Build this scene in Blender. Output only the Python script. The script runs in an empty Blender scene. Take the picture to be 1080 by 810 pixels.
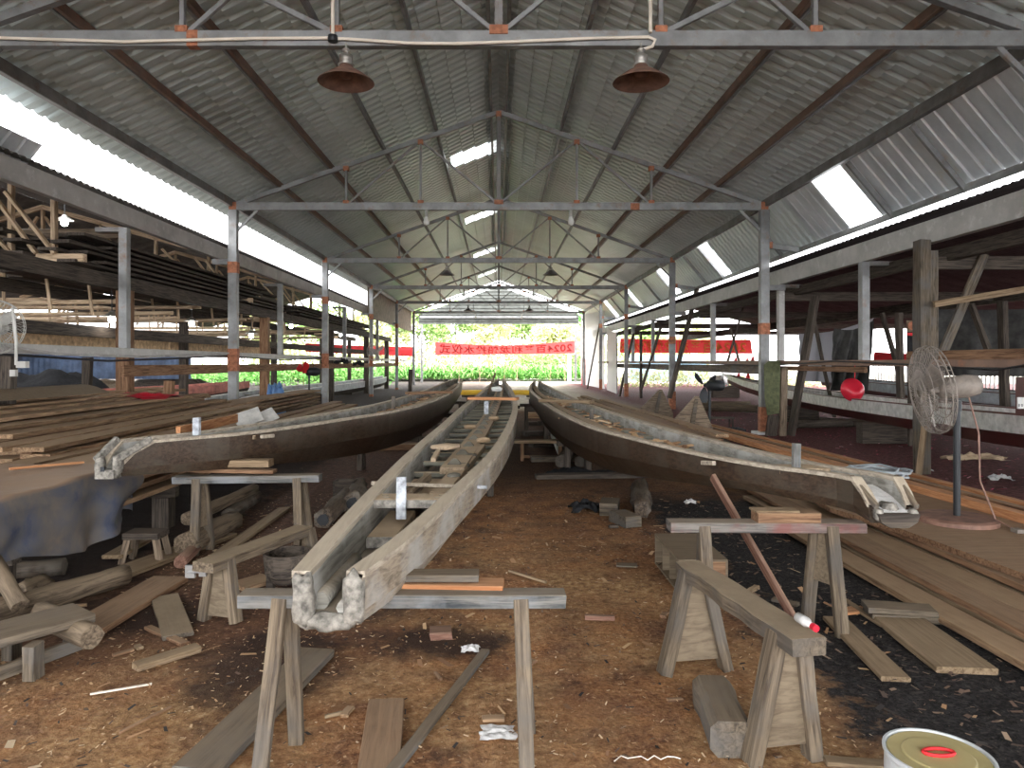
import bpy, math, random
import numpy as np
from mathutils import Vector, Matrix, noise
random.seed(7)
S = bpy.context.scene
COL = S.collection
F = 750.0; CX = 526.0; CY = 382.0; H = 1.6

def P(px, py, Y):                      # a point seen at a place of the photo, at depth Y
    return Vector(((px-CX)*Y/F, Y, H-(py-CY)*Y/F))
def G(px, py, z=0.0):                  # the same on a level surface of height z
    Y = (H-z)*F/(py-CY)
    return Vector(((px-CX)*Y/F, Y, z))

# ------------------------------------------------------------------ materials
def nmat(name):
    m = bpy.data.materials.new(name); m.use_nodes = True
    nt = m.node_tree; nt.nodes.clear()
    out = nt.nodes.new('ShaderNodeOutputMaterial')
    b = nt.nodes.new('ShaderNodeBsdfPrincipled')
    nt.links.new(b.outputs[0], out.inputs[0])
    return m, nt, b, out
def N(nt, t, **kw):
    n = nt.nodes.new(t)
    for k, v in kw.items():
        if k.startswith('i_'):
            n.inputs[k[2:].replace('_', ' ')].default_value = v
        else: setattr(n, k, v)
    return n
def ramp(nt, fac, stops):
    r = N(nt, 'ShaderNodeValToRGB')
    e = r.color_ramp.elements
    while len(e) < len(stops): e.new(.5)
    for i, (p, c) in enumerate(stops):
        e[i].position = p; e[i].color = (*c, 1)
    nt.links.new(fac, r.inputs[0]); return r.outputs[0]
def mix(nt, f, a, b, mode='MIX'):
    m = N(nt, 'ShaderNodeMix', data_type='RGBA', blend_type=mode)
    for s, v in ((0, f), (6, a), (7, b)):
        if hasattr(v, 'is_output'): nt.links.new(v, m.inputs[s])
        elif s == 0: m.inputs[0].default_value = v
        else: m.inputs[s].default_value = (*v, 1)
    return m.outputs[2]
def math_(nt, op, a, b=None, clamp=False):
    m = N(nt, 'ShaderNodeMath', operation=op, use_clamp=clamp)
    for s, v in ((0, a), (1, b)):
        if v is None: continue
        if hasattr(v, 'is_output'): nt.links.new(v, m.inputs[s])
        else: m.inputs[s].default_value = v
    return m.outputs[0]
def noise_(nt, vec, scale, detail=4, rough=.55, dist=0.0):
    n = N(nt, 'ShaderNodeTexNoise', i_Scale=scale, i_Detail=detail, i_Roughness=rough, i_Distortion=dist)
    if vec is not None: nt.links.new(vec, n.inputs['Vector'])
    return n.outputs[0]
def mapped(nt, scale, coord='Object', loc=(0, 0, 0)):
    tc = N(nt, 'ShaderNodeTexCoord')
    mp = N(nt, 'ShaderNodeMapping'); mp.inputs['Scale'].default_value = scale; mp.inputs['Location'].default_value = loc
    nt.links.new(tc.outputs[coord], mp.inputs[0]); return mp.outputs[0]
def randomised(nt, vec):               # shift a texture by the object's own random number
    oi = N(nt, 'ShaderNodeObjectInfo')
    v = N(nt, 'ShaderNodeVectorMath', operation='ADD')
    sc = math_(nt, 'MULTIPLY', oi.outputs['Random'], 37.0)
    nt.links.new(vec, v.inputs[0]); nt.links.new(sc, v.inputs[1]); return v.outputs[0], oi.outputs['Random']
def bump(nt, b, h, strength=.3, dist=.01):
    n = N(nt, 'ShaderNodeBump', i_Strength=strength, i_Distance=dist)
    nt.links.new(h, n.inputs['Height']); nt.links.new(n.outputs[0], b.inputs['Normal'])
def link(nt, a, b): nt.links.new(a, b)

def wood(name, light, dark, dust=None, dust_amt=.5, rough=.75, blotch=None, var=.35, along=0, spec=.12):
    k = {'weathered_grey_timber': .62, 'dusty_bench_timber': .62, 'paint_stained_beam': .60, 'red_marked_beam': .72, 'dusty_boat_strake': .84, 'pale_gunwale_edge': .86, 'weathered_log': .60,
         'rough_bark_log': .62, 'plywood_panel': .62, 'reddish_batten': .75, 'pale_sawn_timber': .74, 'brown_board': .85, 'dark_oiled_hull': .62, 'dusty_spine_plank': .9, 'dusty_pile_board': .85}.get(name, 1)
    f = lambda c: None if c is None else (c[0]*k, c[1]*k*.985, c[2]*k*.96) if k < 1 else c
    light, dark, dust, blotch = f(light), f(dark), f(dust), f(blotch)
    m, nt, b, _ = nmat(name)
    sc = [14, 14, 14]; sc[along] = .9
    v, rnd = randomised(nt, mapped(nt, tuple(sc)))
    g = noise_(nt, v, 3.0, 6, .65, .6)
    c = ramp(nt, g, [(.36, dark), (.60, light)])
    v2 = mapped(nt, (1, 1, 1))
    v2, _r = randomised(nt, v2)
    bl = noise_(nt, v2, 3.2, 5, .6)
    if blotch:
        c = mix(nt, math_(nt, 'MULTIPLY', ramp(nt, bl, [(.45, (0, 0, 0)), (.62, (1, 1, 1))]), .75), c, blotch)
    vv = math_(nt, 'ADD', math_(nt, 'MULTIPLY', rnd, var), 1-var/2)
    hs = N(nt, 'ShaderNodeHueSaturation'); link(nt, c, hs.inputs['Color']); link(nt, vv, hs.inputs['Value']); c = hs.outputs[0]
    if dust:
        geo = N(nt, 'ShaderNodeNewGeometry'); sp = N(nt, 'ShaderNodeSeparateXYZ'); link(nt, geo.outputs['Normal'], sp.inputs[0])
        up = math_(nt, 'MULTIPLY', math_(nt, 'SUBTRACT', sp.outputs[2], .35, True), 1.6, True)
        bl2 = noise_(nt, v2, 7.0, 6, .6)
        a = math_(nt, 'MULTIPLY', up, math_(nt, 'MULTIPLY', math_(nt, 'ADD', bl2, .35), dust_amt*1.2, True), True)
        c = mix(nt, a, c, dust)
    link(nt, c, b.inputs['Base Color'])
    b.inputs['Roughness'].default_value = rough; b.inputs['Specular IOR Level'].default_value = spec
    bump(nt, b, math_(nt, 'ADD', g, math_(nt, 'MULTIPLY', bl, .6)), .35, .006)
    return m
def plain(name, col, rough=.6, metal=0.0, var=.25, scale=3.0, spec=.4, bmp=.1):
    m, nt, b, _ = nmat(name)
    v, rnd = randomised(nt, mapped(nt, (1, 1, 1)))
    n = noise_(nt, v, scale, 6, .6)
    d = tuple(x*(1-var) for x in col); l = tuple(min(1, x*(1+var)) for x in col)
    link(nt, ramp(nt, n, [(.3, d), (.7, l)]), b.inputs['Base Color'])
    b.inputs['Roughness'].default_value = rough; b.inputs['Metallic'].default_value = metal
    b.inputs['Specular IOR Level'].default_value = spec
    if bmp: bump(nt, b, n, bmp, .01)
    return m

DUST = (.40, .30, .20)
M = {}
M['wood_grey'] = wood('weathered_grey_timber', (.27, .22, .165), (.08, .065, .05), (.36, .28, .20), .6, blotch=(.20, .19, .18))
M['wood_pale'] = wood('pale_sawn_timber', (.38, .28, .18), (.17, .115, .07), (.44, .33, .22), .5)
M['wood_bench'] = wood('dusty_bench_timber', (.31, .245, .175), (.10, .075, .055), (.50, .39, .27), .8, blotch=(.17, .155, .14))
M['wood_blue'] = wood('paint_stained_beam', (.30, .29, .27), (.07, .08, .09), (.42, .34, .25), .7, blotch=(.34, .36, .39))
M['wood_redmark'] = wood('red_marked_beam', (.27, .25, .23), (.08, .07, .07), (.42, .34, .26), .6, blotch=(.26, .10, .09))
M['wood_orange'] = wood('fresh_orange_board', (.62, .31, .15), (.36, .15, .065), (.45, .30, .19), .35)
M['wood_brown'] = wood('brown_board', (.31, .185, .11), (.12, .065, .04), (.38, .27, .18), .6)
M['wood_pile'] = wood('dusty_pile_board', (.40, .27, .165), (.15, .09, .055), (.44, .31, .2), .75, var=.6)
M['wood_dark'] = wood('dark_old_timber', (.105, .085, .068), (.03, .025, .022), (.17, .13, .10), .4)
M['wood_shed'] = wood('shed_timber', (.25, .19, .135), (.08, .06, .045), (.3, .23, .16), .4)
M['wood_cream'] = wood('cream_truss_timber', (.62, .47, .32), (.30, .21, .13))
M['log'] = wood('weathered_log', (.31, .24, .17), (.10, .075, .055), (.38, .29, .20), .5)
M['bark'] = wood('rough_bark_log', (.19, .145, .11), (.04, .032, .027), (.26, .20, .145), .4, blotch=(.30, .27, .235))
M['ply'] = wood('plywood_panel', (.34, .27, .19), (.22, .17, .12), DUST, .5)
M['osb'] = plain('tan_fibre_board', (.52, .36, .21), .85, scale=9, var=.45)
M['stick_red'] = wood('reddish_batten', (.33, .19, .14), (.16, .08, .06), (.4, .3, .22), .4)
M['hull_mid'] = wood('dusty_boat_strake', (.36, .30, .23), (.17, .14, .11), (.47, .38, .27), .75, .62, blotch=(.42, .41, .39), along=1, var=.1)
M['hull_dark'] = wood('dark_oiled_hull', (.095, .060, .038), (.032, .019, .012), (.3, .24, .18), .3, .40, blotch=(.10, .082, .062), along=1, var=.15, spec=.3)
M['gunwale'] = wood('pale_gunwale_edge', (.48, .42, .34), (.26, .22, .18), (.56, .48, .37), .7, along=1, var=.1)
M['inner'] = wood('pale_inner_strake', (.29, .275, .24), (.15, .14, .12), (.40, .32, .23), .5, along=1, var=.1, blotch=(.40, .395, .37))
M['thwart'] = wood('green_grey_thwart', (.24, .235, .19), (.08, .08, .07), (.48, .39, .28), .95, along=0)
M['wedge'] = wood('dark_grey_wedge', (.17, .165, .14), (.06, .06, .055), (.3, .25, .18), .25)
M['spine'] = wood('dusty_spine_plank', (.40, .31, .22), (.2, .15, .1), (.50, .39, .27), .8, along=1)
M['grain_end'] = plain('filler_smeared_end_grain', (.20, .185, .16), .7, scale=28, var=.75, bmp=.6)
M['whitewood'] = plain('white_smeared_post', (.36, .38, .41), .6, scale=22, var=.6)

def steel(name, base, dark, stain, rough=.42, metal=.75):
    m, nt, b, _ = nmat(name)
    v, rnd = randomised(nt, mapped(nt, (1, 1, 1)))
    n = noise_(nt, v, 2.2, 7, .65)
    c = ramp(nt, n, [(.3, dark), (.65, base)])
    n2 = noise_(nt, v, 5.0, 8, .7)
    c = mix(nt, ramp(nt, n2, [(.55, (0, 0, 0)), (.72, (.8, .8, .8))]), c, stain)
    link(nt, c, b.inputs['Base Color'])
    b.inputs['Roughness'].default_value = rough; b.inputs['Metallic'].default_value = metal
    return m
M['steel'] = steel('galvanised_steel', (.34, .345, .345), (.17, .17, .17), (.24, .15, .10), .5, .4)
M['steel_dark'] = steel('dark_purlin_steel', (.27, .26, .25), (.13, .12, .115), (.17, .075, .04), .5, .4)
M['steel_brown'] = steel('brown_primed_purlin', (.24, .145, .10), (.13, .08, .06), (.33, .13, .06), .6, .1)
M['primer'] = plain('orange_primer', (.38, .15, .08), .75, scale=14, var=.5)
M['fascia'] = steel('chalky_gutter_steel', (.52, .505, .475), (.36, .35, .33), (.68, .68, .66), .6, .15)
M['black_iron'] = plain('black_iron', (.025, .027, .03), .45, .3)
M['rust'] = plain('rusty_enamel', (.20, .11, .08), .6, scale=8, var=.45)
M['lampgrey'] = steel('lamp_fitting_metal', (.5, .49, .45), (.22, .2, .18), (.25, .13, .07), .4, .6)
M['pvc'] = plain('cream_pvc_conduit', (.78, .70, .60), .4, var=.08)
M['cable'] = plain('black_cable', (.02, .02, .022), .5, var=.1)
M['red'] = plain('red_cloth', (.62, .02, .025), .7, var=.2)
M['red_plastic'] = plain('red_plastic', (.55, .02, .04), .3, var=.15)
M['white'] = plain('white_painted', (.75, .75, .73), .5, var=.12)
M['yellow'] = plain('yellow_pipe', (.78, .50, .05), .45, var=.12)
M['yellow_tub'] = plain('dull_yellow_tub', (.36, .30, .14), .5, var=.2)
M['blue'] = plain('blue_plastic_sheet', (.10, .22, .45), .5, var=.3)
M['concrete'] = plain('pale_concrete', (.42, .41, .38), .85, scale=8, var=.3)
M['blackcloth'] = plain('black_cloth', (.014, .014, .016), .9, var=.5, bmp=.5, scale=12)
M['greenboard'] = plain('mossy_green_board', (.10, .11, .055), .9, scale=16, var=.5)
M['dirtgrey'] = plain('dusty_grey_enamel', (.20, .17, .145), .6, scale=12, var=.35)
M['plasticfilm'] = plain('crumpled_clear_film', (.72, .71, .70), .2, var=.15, scale=18, bmp=.8)
M['pink'] = plain('pink_primer', (.62, .24, .19), .6, var=.35, scale=5)
M['bluegrey'] = plain('bluish_grey_primer', (.33, .36, .38), .5, var=.35, scale=4)
M['silverhull'] = plain('scraped_silver_hull', (.55, .54, .52), .35, .3, var=.3, scale=9)
M['maroon'] = plain('maroon_hull_paint', (.085, .022, .018), .35, var=.3)
M['gold'] = plain('golden_lettering', (.80, .42, .08), .6, var=.1)
M['banner_letters'] = plain('dark_red_lettering', (.16, .004, .003), .7, var=.1)

def roofmat():
    m, nt, b, _ = nmat('grey_green_roof_sheet')
    v = mapped(nt, (1, 1, 1)); n = noise_(nt, v, .8, 6, .65)
    c = ramp(nt, n, [(.3, (.57, .64, .63)), (.7, (.72, .79, .78))])
    v2 = mapped(nt, (.5, 8, .5)); n2 = noise_(nt, v2, 2, 5, .6)
    c = mix(nt, ramp(nt, n2, [(.5, (0, 0, 0)), (.8, (.5, .5, .5))]), c, (.46, .48, .44))
    link(nt, c, b.inputs['Base Color']); b.inputs['Roughness'].default_value = .34; b.inputs['Metallic'].default_value = .25
    return m
M['roof'] = roofmat()
def silver():
    m, nt, b, _ = nmat('silver_wall_sheet')
    v = mapped(nt, (1, 1, .4)); n = noise_(nt, v, 1.6, 6, .65)
    c = ramp(nt, n, [(.3, (.50, .54, .57)), (.62, (.72, .75, .77)), (.8, (.62, .54, .44))])
    link(nt, c, b.inputs['Base Color']); b.inputs['Roughness'].default_value = .3; b.inputs['Metallic'].default_value = .3
    return m
M['silver'] = silver()
M['blackroof'] = plain('black_shed_sheet', (.035, .032, .03), .8, .1, var=.5, scale=2)  # near-black sheet colour for the right shed roof
M['gable'] = plain('dull_green_gable_sheet', (.10, .105, .095), .6, .2, var=.4, scale=2)
M['shedroof'] = plain('sooty_corrugated_sheet', (.17, .16, .145), .7, .2, var=.4, scale=2)
M['brownsheet'] = plain('brown_louvred_sheet', (.24, .19, .15), .7, .1, var=.4, scale=4)
M['bluesheet'] = plain('blue_grey_wall_sheet', (.10, .145, .24), .5, .1, var=.45, scale=2.5)
def translucent(name, col, f=.8):
    m, nt, b, out = nmat(name)
    t = N(nt, 'ShaderNodeBsdfTranslucent'); t.inputs[0].default_value = (*col, 1)
    b.inputs['Base Color'].default_value = (*col, 1); b.inputs['Roughness'].default_value = .5
    mx = N(nt, 'ShaderNodeMixShader'); mx.inputs[0].default_value = f
    link(nt, b.outputs[0], mx.inputs[1]); link(nt, t.outputs[0], mx.inputs[2]); link(nt, mx.outputs[0], out.inputs[0])
    return m
M['skylight'] = translucent('translucent_skylight_sheet', (.95, .97, .97), .85)
M['bannercloth'] = translucent('thin_red_banner_cloth', (.85, .07, .07), .6)
M['netcloth'] = translucent('grey_shade_net', (.30, .30, .32), .4)
M['shadenet'] = plain('black_slatted_shade_net', (.035, .033, .03), .5, var=.7, scale=5)
M['silk'] = translucent('streaky_silver_sheeting', (.62, .60, .58), .4)
M['blueclear'] = translucent('pale_blue_sheet', (.45, .72, .88), .5)

def tarp():
    m, nt, b, _ = nmat('dusty_blue_grey_tarpaulin')
    v = mapped(nt, (1, 1, 1)); n = noise_(nt, v, 2.6, 8, .65, .4)
    c = ramp(nt, n, [(.30, (.045, .06, .12)), (.40, (.105, .11, .135)), (.52, (.15, .135, .125)), (.72, (.24, .18, .135))])
    geo = N(nt, 'ShaderNodeNewGeometry'); sp = N(nt, 'ShaderNodeSeparateXYZ'); link(nt, geo.outputs['Normal'], sp.inputs[0])
    up = math_(nt, 'MULTIPLY', math_(nt, 'SUBTRACT', sp.outputs[2], .4, True), 2.0, True)
    c = mix(nt, up, c, (.30, .20, .13))
    link(nt, c, b.inputs['Base Color']); b.inputs['Roughness'].default_value = .6; b.inputs['Specular IOR Level'].default_value = .25
    bump(nt, b, noise_(nt, v, 9, 5), .3, .01)
    return m
M['tarp'] = tarp()

def groundmat():
    m, nt, b, _ = nmat('trodden_sawdust_earth')
    tc = N(nt, 'ShaderNodeTexCoord'); co = tc.outputs['Object']
    sp = N(nt, 'ShaderNodeSeparateXYZ'); link(nt, co, sp.inputs[0]); X, Y = sp.outputs[0], sp.outputs[1]
    big = noise_(nt, co, .9, 6, .6); med = noise_(nt, co, 3.5, 7, .65); fine = noise_(nt, co, 45, 5, .7); grit = noise_(nt, co, 140, 3, .7)
    saw = ramp(nt, fine, [(.28, (.15, .065, .028)), (.45, (.35, .165, .07)), (.6, (.50, .265, .115)), (.75, (.78, .53, .28))])
    damp = ramp(nt, fine, [(.33, (.06, .033, .023)), (.55, (.19, .10, .06)), (.75, (.36, .22, .13))])
    c = mix(nt, ramp(nt, med, [(.34, (0, 0, 0)), (.62, (1, 1, 1))]), damp, saw)
    c = mix(nt, math_(nt, 'MULTIPLY', ramp(nt, noise_(nt, co, 2.3, 8, .7), [(.56, (0, 0, 0)), (.68, (1, 1, 1))]), .75), c, (.045, .028, .022))
    # red soil patches
    c = mix(nt, math_(nt, 'MULTIPLY', ramp(nt, noise_(nt, co, 1.7, 6, .6), [(.5, (0, 0, 0)), (.66, (1, 1, 1))]), .5), c, (.21, .10, .06))
    def edge(v, a, w):               # 0 below a, 1 above a+w, ragged
        r = N(nt, 'ShaderNodeMapRange', clamp=True); r.inputs[1].default_value = a; r.inputs[2].default_value = a+w
        link(nt, math_(nt, 'ADD', v, math_(nt, 'MULTIPLY', math_(nt, 'SUBTRACT', med, .5), 1.5)), r.inputs[0]); return r.outputs[0]
    # dark dusty ground further back between the boats
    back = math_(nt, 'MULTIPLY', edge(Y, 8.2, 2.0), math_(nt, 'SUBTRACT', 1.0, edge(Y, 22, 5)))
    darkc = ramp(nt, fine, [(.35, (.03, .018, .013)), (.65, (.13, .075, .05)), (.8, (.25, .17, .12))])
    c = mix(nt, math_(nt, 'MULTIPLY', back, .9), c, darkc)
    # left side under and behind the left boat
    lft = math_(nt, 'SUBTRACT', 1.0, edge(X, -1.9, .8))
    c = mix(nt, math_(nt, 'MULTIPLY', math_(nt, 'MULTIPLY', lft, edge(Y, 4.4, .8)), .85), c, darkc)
    # black charcoal ground under the right boat
    ash = math_(nt, 'MULTIPLY', edge(X, 1.35, .35), math_(nt, 'SUBTRACT', 1.0, edge(Y, 8.0, 1.5)))
    ashc = ramp(nt, fine, [(.4, (.013, .012, .013)), (.62, (.05, .046, .045)), (.78, (.17, .14, .12))])
    c = mix(nt, ash, c, ashc)
    # red firecracker paper litter to the right
    rd = math_(nt, 'MULTIPLY', edge(X, 3.4, .7), edge(Y, 6.3, .8))
    redc = ramp(nt, noise_(nt, co, 14, 7, .75), [(.35, (.06, .02, .02)), (.5, (.13, .04, .04)), (.62, (.20, .085, .08)), (.74, (.50, .05, .11))])
    c = mix(nt, rd, c, redc)
    # pale concrete and grass outside
    out = edge(Y, 52, 4)
    outc = ramp(nt, big, [(.4, (.45, .42, .34)), (.55, (.62, .60, .52)), (.65, (.25, .40, .12))])
    c = mix(nt, out, c, outc)
    lit_ground = math_(nt, 'MULTIPLY', edge(Y, 23, 3), math_(nt, 'SUBTRACT', 1.0, edge(X, 3.5, 2)))  # daylight on the far floor, put into its colour as a paler tone
    c = mix(nt, lit_ground, c, ramp(nt, med, [(.4, (.50, .44, .33)), (.6, (.74, .70, .60))]))
    gold = math_(nt, 'MULTIPLY', math_(nt, 'MULTIPLY', ramp(nt, noise_(nt, co, 1.1, 5, .6), [(.42, (0, 0, 0)), (.62, (1, 1, 1))]), math_(nt, 'SUBTRACT', 1.0, edge(Y, 5.4, 2.0))), math_(nt, 'SUBTRACT', 1.0, ash))
    g2 = noise_(nt, co, 19, 6, .75)
    c = mix(nt, math_(nt, 'MULTIPLY', gold, .85), c, ramp(nt, g2, [(.34, (.15, .08, .042)), (.5, (.42, .25, .115)), (.62, (.62, .42, .22)), (.74, (.80, .62, .40))]))
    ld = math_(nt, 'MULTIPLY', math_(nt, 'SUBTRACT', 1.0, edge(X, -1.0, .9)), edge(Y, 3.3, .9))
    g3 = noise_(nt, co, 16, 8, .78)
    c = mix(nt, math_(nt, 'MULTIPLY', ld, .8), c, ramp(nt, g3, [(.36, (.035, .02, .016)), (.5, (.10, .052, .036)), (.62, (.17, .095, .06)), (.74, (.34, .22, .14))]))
    g4 = noise_(nt, co, 9, 8, .8)
    c = mix(nt, .75, c, mix(nt, 1.0, c, ramp(nt, g4, [(.33, (.45, .38, .35)), (.45, (.9, .86, .84)), (.6, (1, 1, 1))]), 'MULTIPLY'))
    void_shade = math_(nt, 'SUBTRACT', 1.0, edge(X, -2.95, .4))  # shade under the left lumber, painted onto the floor
    c = mix(nt, math_(nt, 'MULTIPLY', void_shade, .85), c, (.02, .014, .012))
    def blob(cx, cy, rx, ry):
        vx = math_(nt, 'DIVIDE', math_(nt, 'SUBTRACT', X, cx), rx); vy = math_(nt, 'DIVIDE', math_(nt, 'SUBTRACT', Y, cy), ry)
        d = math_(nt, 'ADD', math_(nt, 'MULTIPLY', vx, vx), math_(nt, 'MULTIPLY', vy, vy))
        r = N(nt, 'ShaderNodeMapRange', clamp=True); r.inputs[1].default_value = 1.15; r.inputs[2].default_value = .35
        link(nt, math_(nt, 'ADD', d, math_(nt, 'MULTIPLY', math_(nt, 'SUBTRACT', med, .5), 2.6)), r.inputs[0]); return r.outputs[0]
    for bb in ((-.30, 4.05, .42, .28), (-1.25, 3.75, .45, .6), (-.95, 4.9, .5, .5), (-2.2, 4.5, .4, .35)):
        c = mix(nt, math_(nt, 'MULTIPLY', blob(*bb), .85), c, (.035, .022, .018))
    # bright specks of shavings
    c = mix(nt, ramp(nt, grit, [(.66, (0, 0, 0)), (.72, (.55, .55, .55))]), c, (.62, .45, .28))
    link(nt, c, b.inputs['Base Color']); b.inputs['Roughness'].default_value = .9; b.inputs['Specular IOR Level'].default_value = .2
    bump(nt, b, math_(nt, 'ADD', fine, math_(nt, 'MULTIPLY', med, 2.0)), .55, .02)
    return m
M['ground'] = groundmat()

def flakes(name, stops):
    m, nt, b, _ = nmat(name)
    geo = N(nt, 'ShaderNodeNewGeometry')
    link(nt, ramp(nt, geo.outputs['Random Per Island'], stops), b.inputs['Base Color']); b.inputs['Roughness'].default_value = .8
    return m
M['flakes'] = flakes('wood_shavings', [(0, (.25, .13, .07)), (.4, (.42, .24, .12)), (.75, (.60, .40, .22)), (1, (.78, .62, .42))])
M['redflakes'] = flakes('red_paper_scraps', [(0, (.22, .04, .04)), (.5, (.38, .06, .08)), (.9, (.68, .06, .15)), (1, (.8, .6, .58))])
M['darkflakes'] = flakes('charcoal_and_bark', [(0, (.015, .013, .013)), (.5, (.05, .04, .035)), (.85, (.16, .10, .07)), (1, (.35, .25, .17))])
M['leaf'] = flakes('tree_leaves', [(0, (.16, .30, .07)), (.5, (.30, .44, .14)), (1, (.55, .62, .30))])
M['leaf2'] = flakes('crop_leaves', [(0, (.10, .32, .06)), (.5, (.20, .50, .10)), (1, (.42, .66, .22))])
M['leaf3'] = flakes('yellow_green_leaves', [(0, (.30, .36, .12)), (.5, (.50, .52, .24)), (1, (.70, .68, .42))])
M['trunk'] = plain('tree_bark', (.18, .15, .12), .9)
def glow(name, col, s):
    m = bpy.data.materials.new(name); m.use_nodes = True; nt = m.node_tree; nt.nodes.clear()
    e = nt.nodes.new('ShaderNodeEmission'); o = nt.nodes.new('ShaderNodeOutputMaterial'); e.inputs[0].default_value = (*col, 1); e.inputs[1].default_value = s
    nt.links.new(e.outputs[0], o.inputs[0]); return m
M['bulb'] = glow('lit_bulb', (1, .97, .92), 9)
M['glassbulb'] = plain('unlit_frosted_bulb', (.75, .75, .72), .2, var=.03)

# ------------------------------------------------------------------ mesh helpers
class MB:
    def __init__(s): s.v = []; s.f = []
    def add(s, vs, fs):
        k = len(s.v); s.v += [tuple(v) for v in vs]; s.f += [tuple(i+k for i in f) for f in fs]; return s
    def box(s, lo, hi):
        x0, y0, z0 = lo; x1, y1, z1 = hi
        return s.add([(x0,y0,z0),(x1,y0,z0),(x1,y1,z0),(x0,y1,z0),(x0,y0,z1),(x1,y0,z1),(x1,y1,z1),(x0,y1,z1)],
                     [(0,3,2,1),(4,5,6,7),(0,1,5,4),(1,2,6,5),(2,3,7,6),(3,0,4,7)])
    def rings(s, rings, close=True, caps=True):
        n = len(rings[0]); k = len(s.v)
        for r in rings: s.v += [tuple(v) for v in r]
        for i in range(len(rings)-1):
            for j in range(n if close else n-1):
                a = k+i*n+j; b = k+i*n+(j+1) % n
                s.f.append((a, b, b+n, a+n))
        if caps and close:
            s.f.append(tuple(k+j for j in reversed(range(n)))); s.f.append(tuple(k+(len(rings)-1)*n+j for j in range(n)))
        return s
    def tube(s, pts, r, n=8, caps=True, wob=0.0):
        pts = [Vector(p) for p in pts]; rs = r if isinstance(r, (list, tuple)) else [r]*len(pts)
        rings = []; ref = None
        for i, p in enumerate(pts):
            d = (pts[min(i+1, len(pts)-1)]-pts[max(i-1, 0)]).normalized()
            if ref is None: ref = Vector((0, 0, 1)) if abs(d.z) < .9 else Vector((1, 0, 0))
            a = d.cross(ref).normalized(); b2 = a.cross(d).normalized(); ref = b2
            ring = []
            for j in range(n):
                t = 2*math.pi*j/n; q = rs[i]*(1+wob*noise.noise(Vector((p.x*3+j*1.7, p.y*3, p.z*3+i*.7))))
                ring.append(p+a*math.cos(t)*q+b2*math.sin(t)*q)
            rings.append(ring)
        return s.rings(rings, True, caps)
    def lathe(s, prof, n=24, c=(0, 0, 0), caps=False):
        return s.rings([[(c[0]+r*math.cos(2*math.pi*j/n), c[1]+r*math.sin(2*math.pi*j/n), c[2]+z) for j in range(n)] for r, z in prof], True, caps)

def link_obj(name, mesh, mat, parent=None, loc=None, smooth=False):
    o = bpy.data.objects.new(name, mesh); COL.objects.link(o)
    if mat is not None:
        mesh.materials.clear(); mesh.materials.append(mat)
    if smooth:
        for p in mesh.polygons: p.use_smooth = True
    if parent is not None: o.parent = parent
    if loc is not None: o.location = loc
    return o
def mk(name, mb, mat, parent=None, loc=None, smooth=False, label=None):
    """mesh from world coordinates; its origin goes to loc (or its parent's)"""
    me = bpy.data.meshes.new(name)
    org = Vector(loc) if loc is not None else (WORLD.get(parent.name, Vector((0, 0, 0))) if parent is not None else Vector((0, 0, 0)))
    me.from_pydata([tuple(Vector(v)-org) for v in mb.v], [], mb.f); me.update()
    o = link_obj(name, me, M[mat] if isinstance(mat, str) else mat, parent, None, smooth)
    place(o, Matrix.Translation(org), parent); WORLD[o.name] = org
    if label: o['label'] = label
    return o
WORLD = {}; MW = {}
def place(o, world, parent):
    MW[o.name] = world
    o.matrix_local = (MW[parent.name].inverted() @ world) if parent is not None else world
def tag(o, label, cat, group=None, kind=None):
    o['label'] = label; o['category'] = cat
    if group: o['group'] = group
    if kind: o['kind'] = kind
    return o
def thing(name, label, cat, loc, group=None):
    o = bpy.data.objects.new(name, None); COL.objects.link(o); o.empty_display_size = .1
    o.location = loc; WORLD[o.name] = Vector(loc); MW[o.name] = Matrix.Translation(Vector(loc)); return tag(o, label, cat, group)
def struct(name, mb, mat, smooth=False):
    o = mk(name, mb, mat, None, None, smooth); o['kind'] = 'structure'; return o

def frame(p0, p1, up):
    d = (p1-p0).normalized(); y = Vector(up).cross(d)
    if y.length < 1e-4: y = Vector((0, 1, 0)).cross(d)
    y.normalize(); z = d.cross(y); return Matrix((d, y, z)).transposed()
def bar_mesh(L, w, t, seg=1, ch=.004, warp=0.0, seed=0, rag=0.0, taper=1.0):
    """a sawn bar along local X with chamfered edges"""
    c = min(ch, w*.25, t*.25); rings = []
    for i in range(seg+1):
        u = i/seg; k = 1+(taper-1)*u; hw, ht = w/2*k, t/2*k
        oy = warp*math.sin(u*math.pi)*(.6 if seed % 2 else -.6)+rag*noise.noise(Vector((u*5, seed*3.1, 0)))
        oz = warp*.3*math.sin(u*math.pi*1.3+seed)
        dw = rag*noise.noise(Vector((u*7, seed*1.3, 5)))
        pts = [(-hw+c, -ht), (hw-c, -ht), (hw, -ht+c), (hw, ht-c), (hw-c, ht), (-hw+c, ht), (-hw, ht-c), (-hw, -ht+c)]
        ex = 0
        if rag and i in (0, seg): ex = rag*1.2
        rings.append([(u*L+(ex*noise.noise(Vector((a*30, b*30, seed+i))) if ex else 0), a*(1+dw/hw)+oy, b+oz) for a, b in pts])
    return MB().rings(rings)
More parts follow.
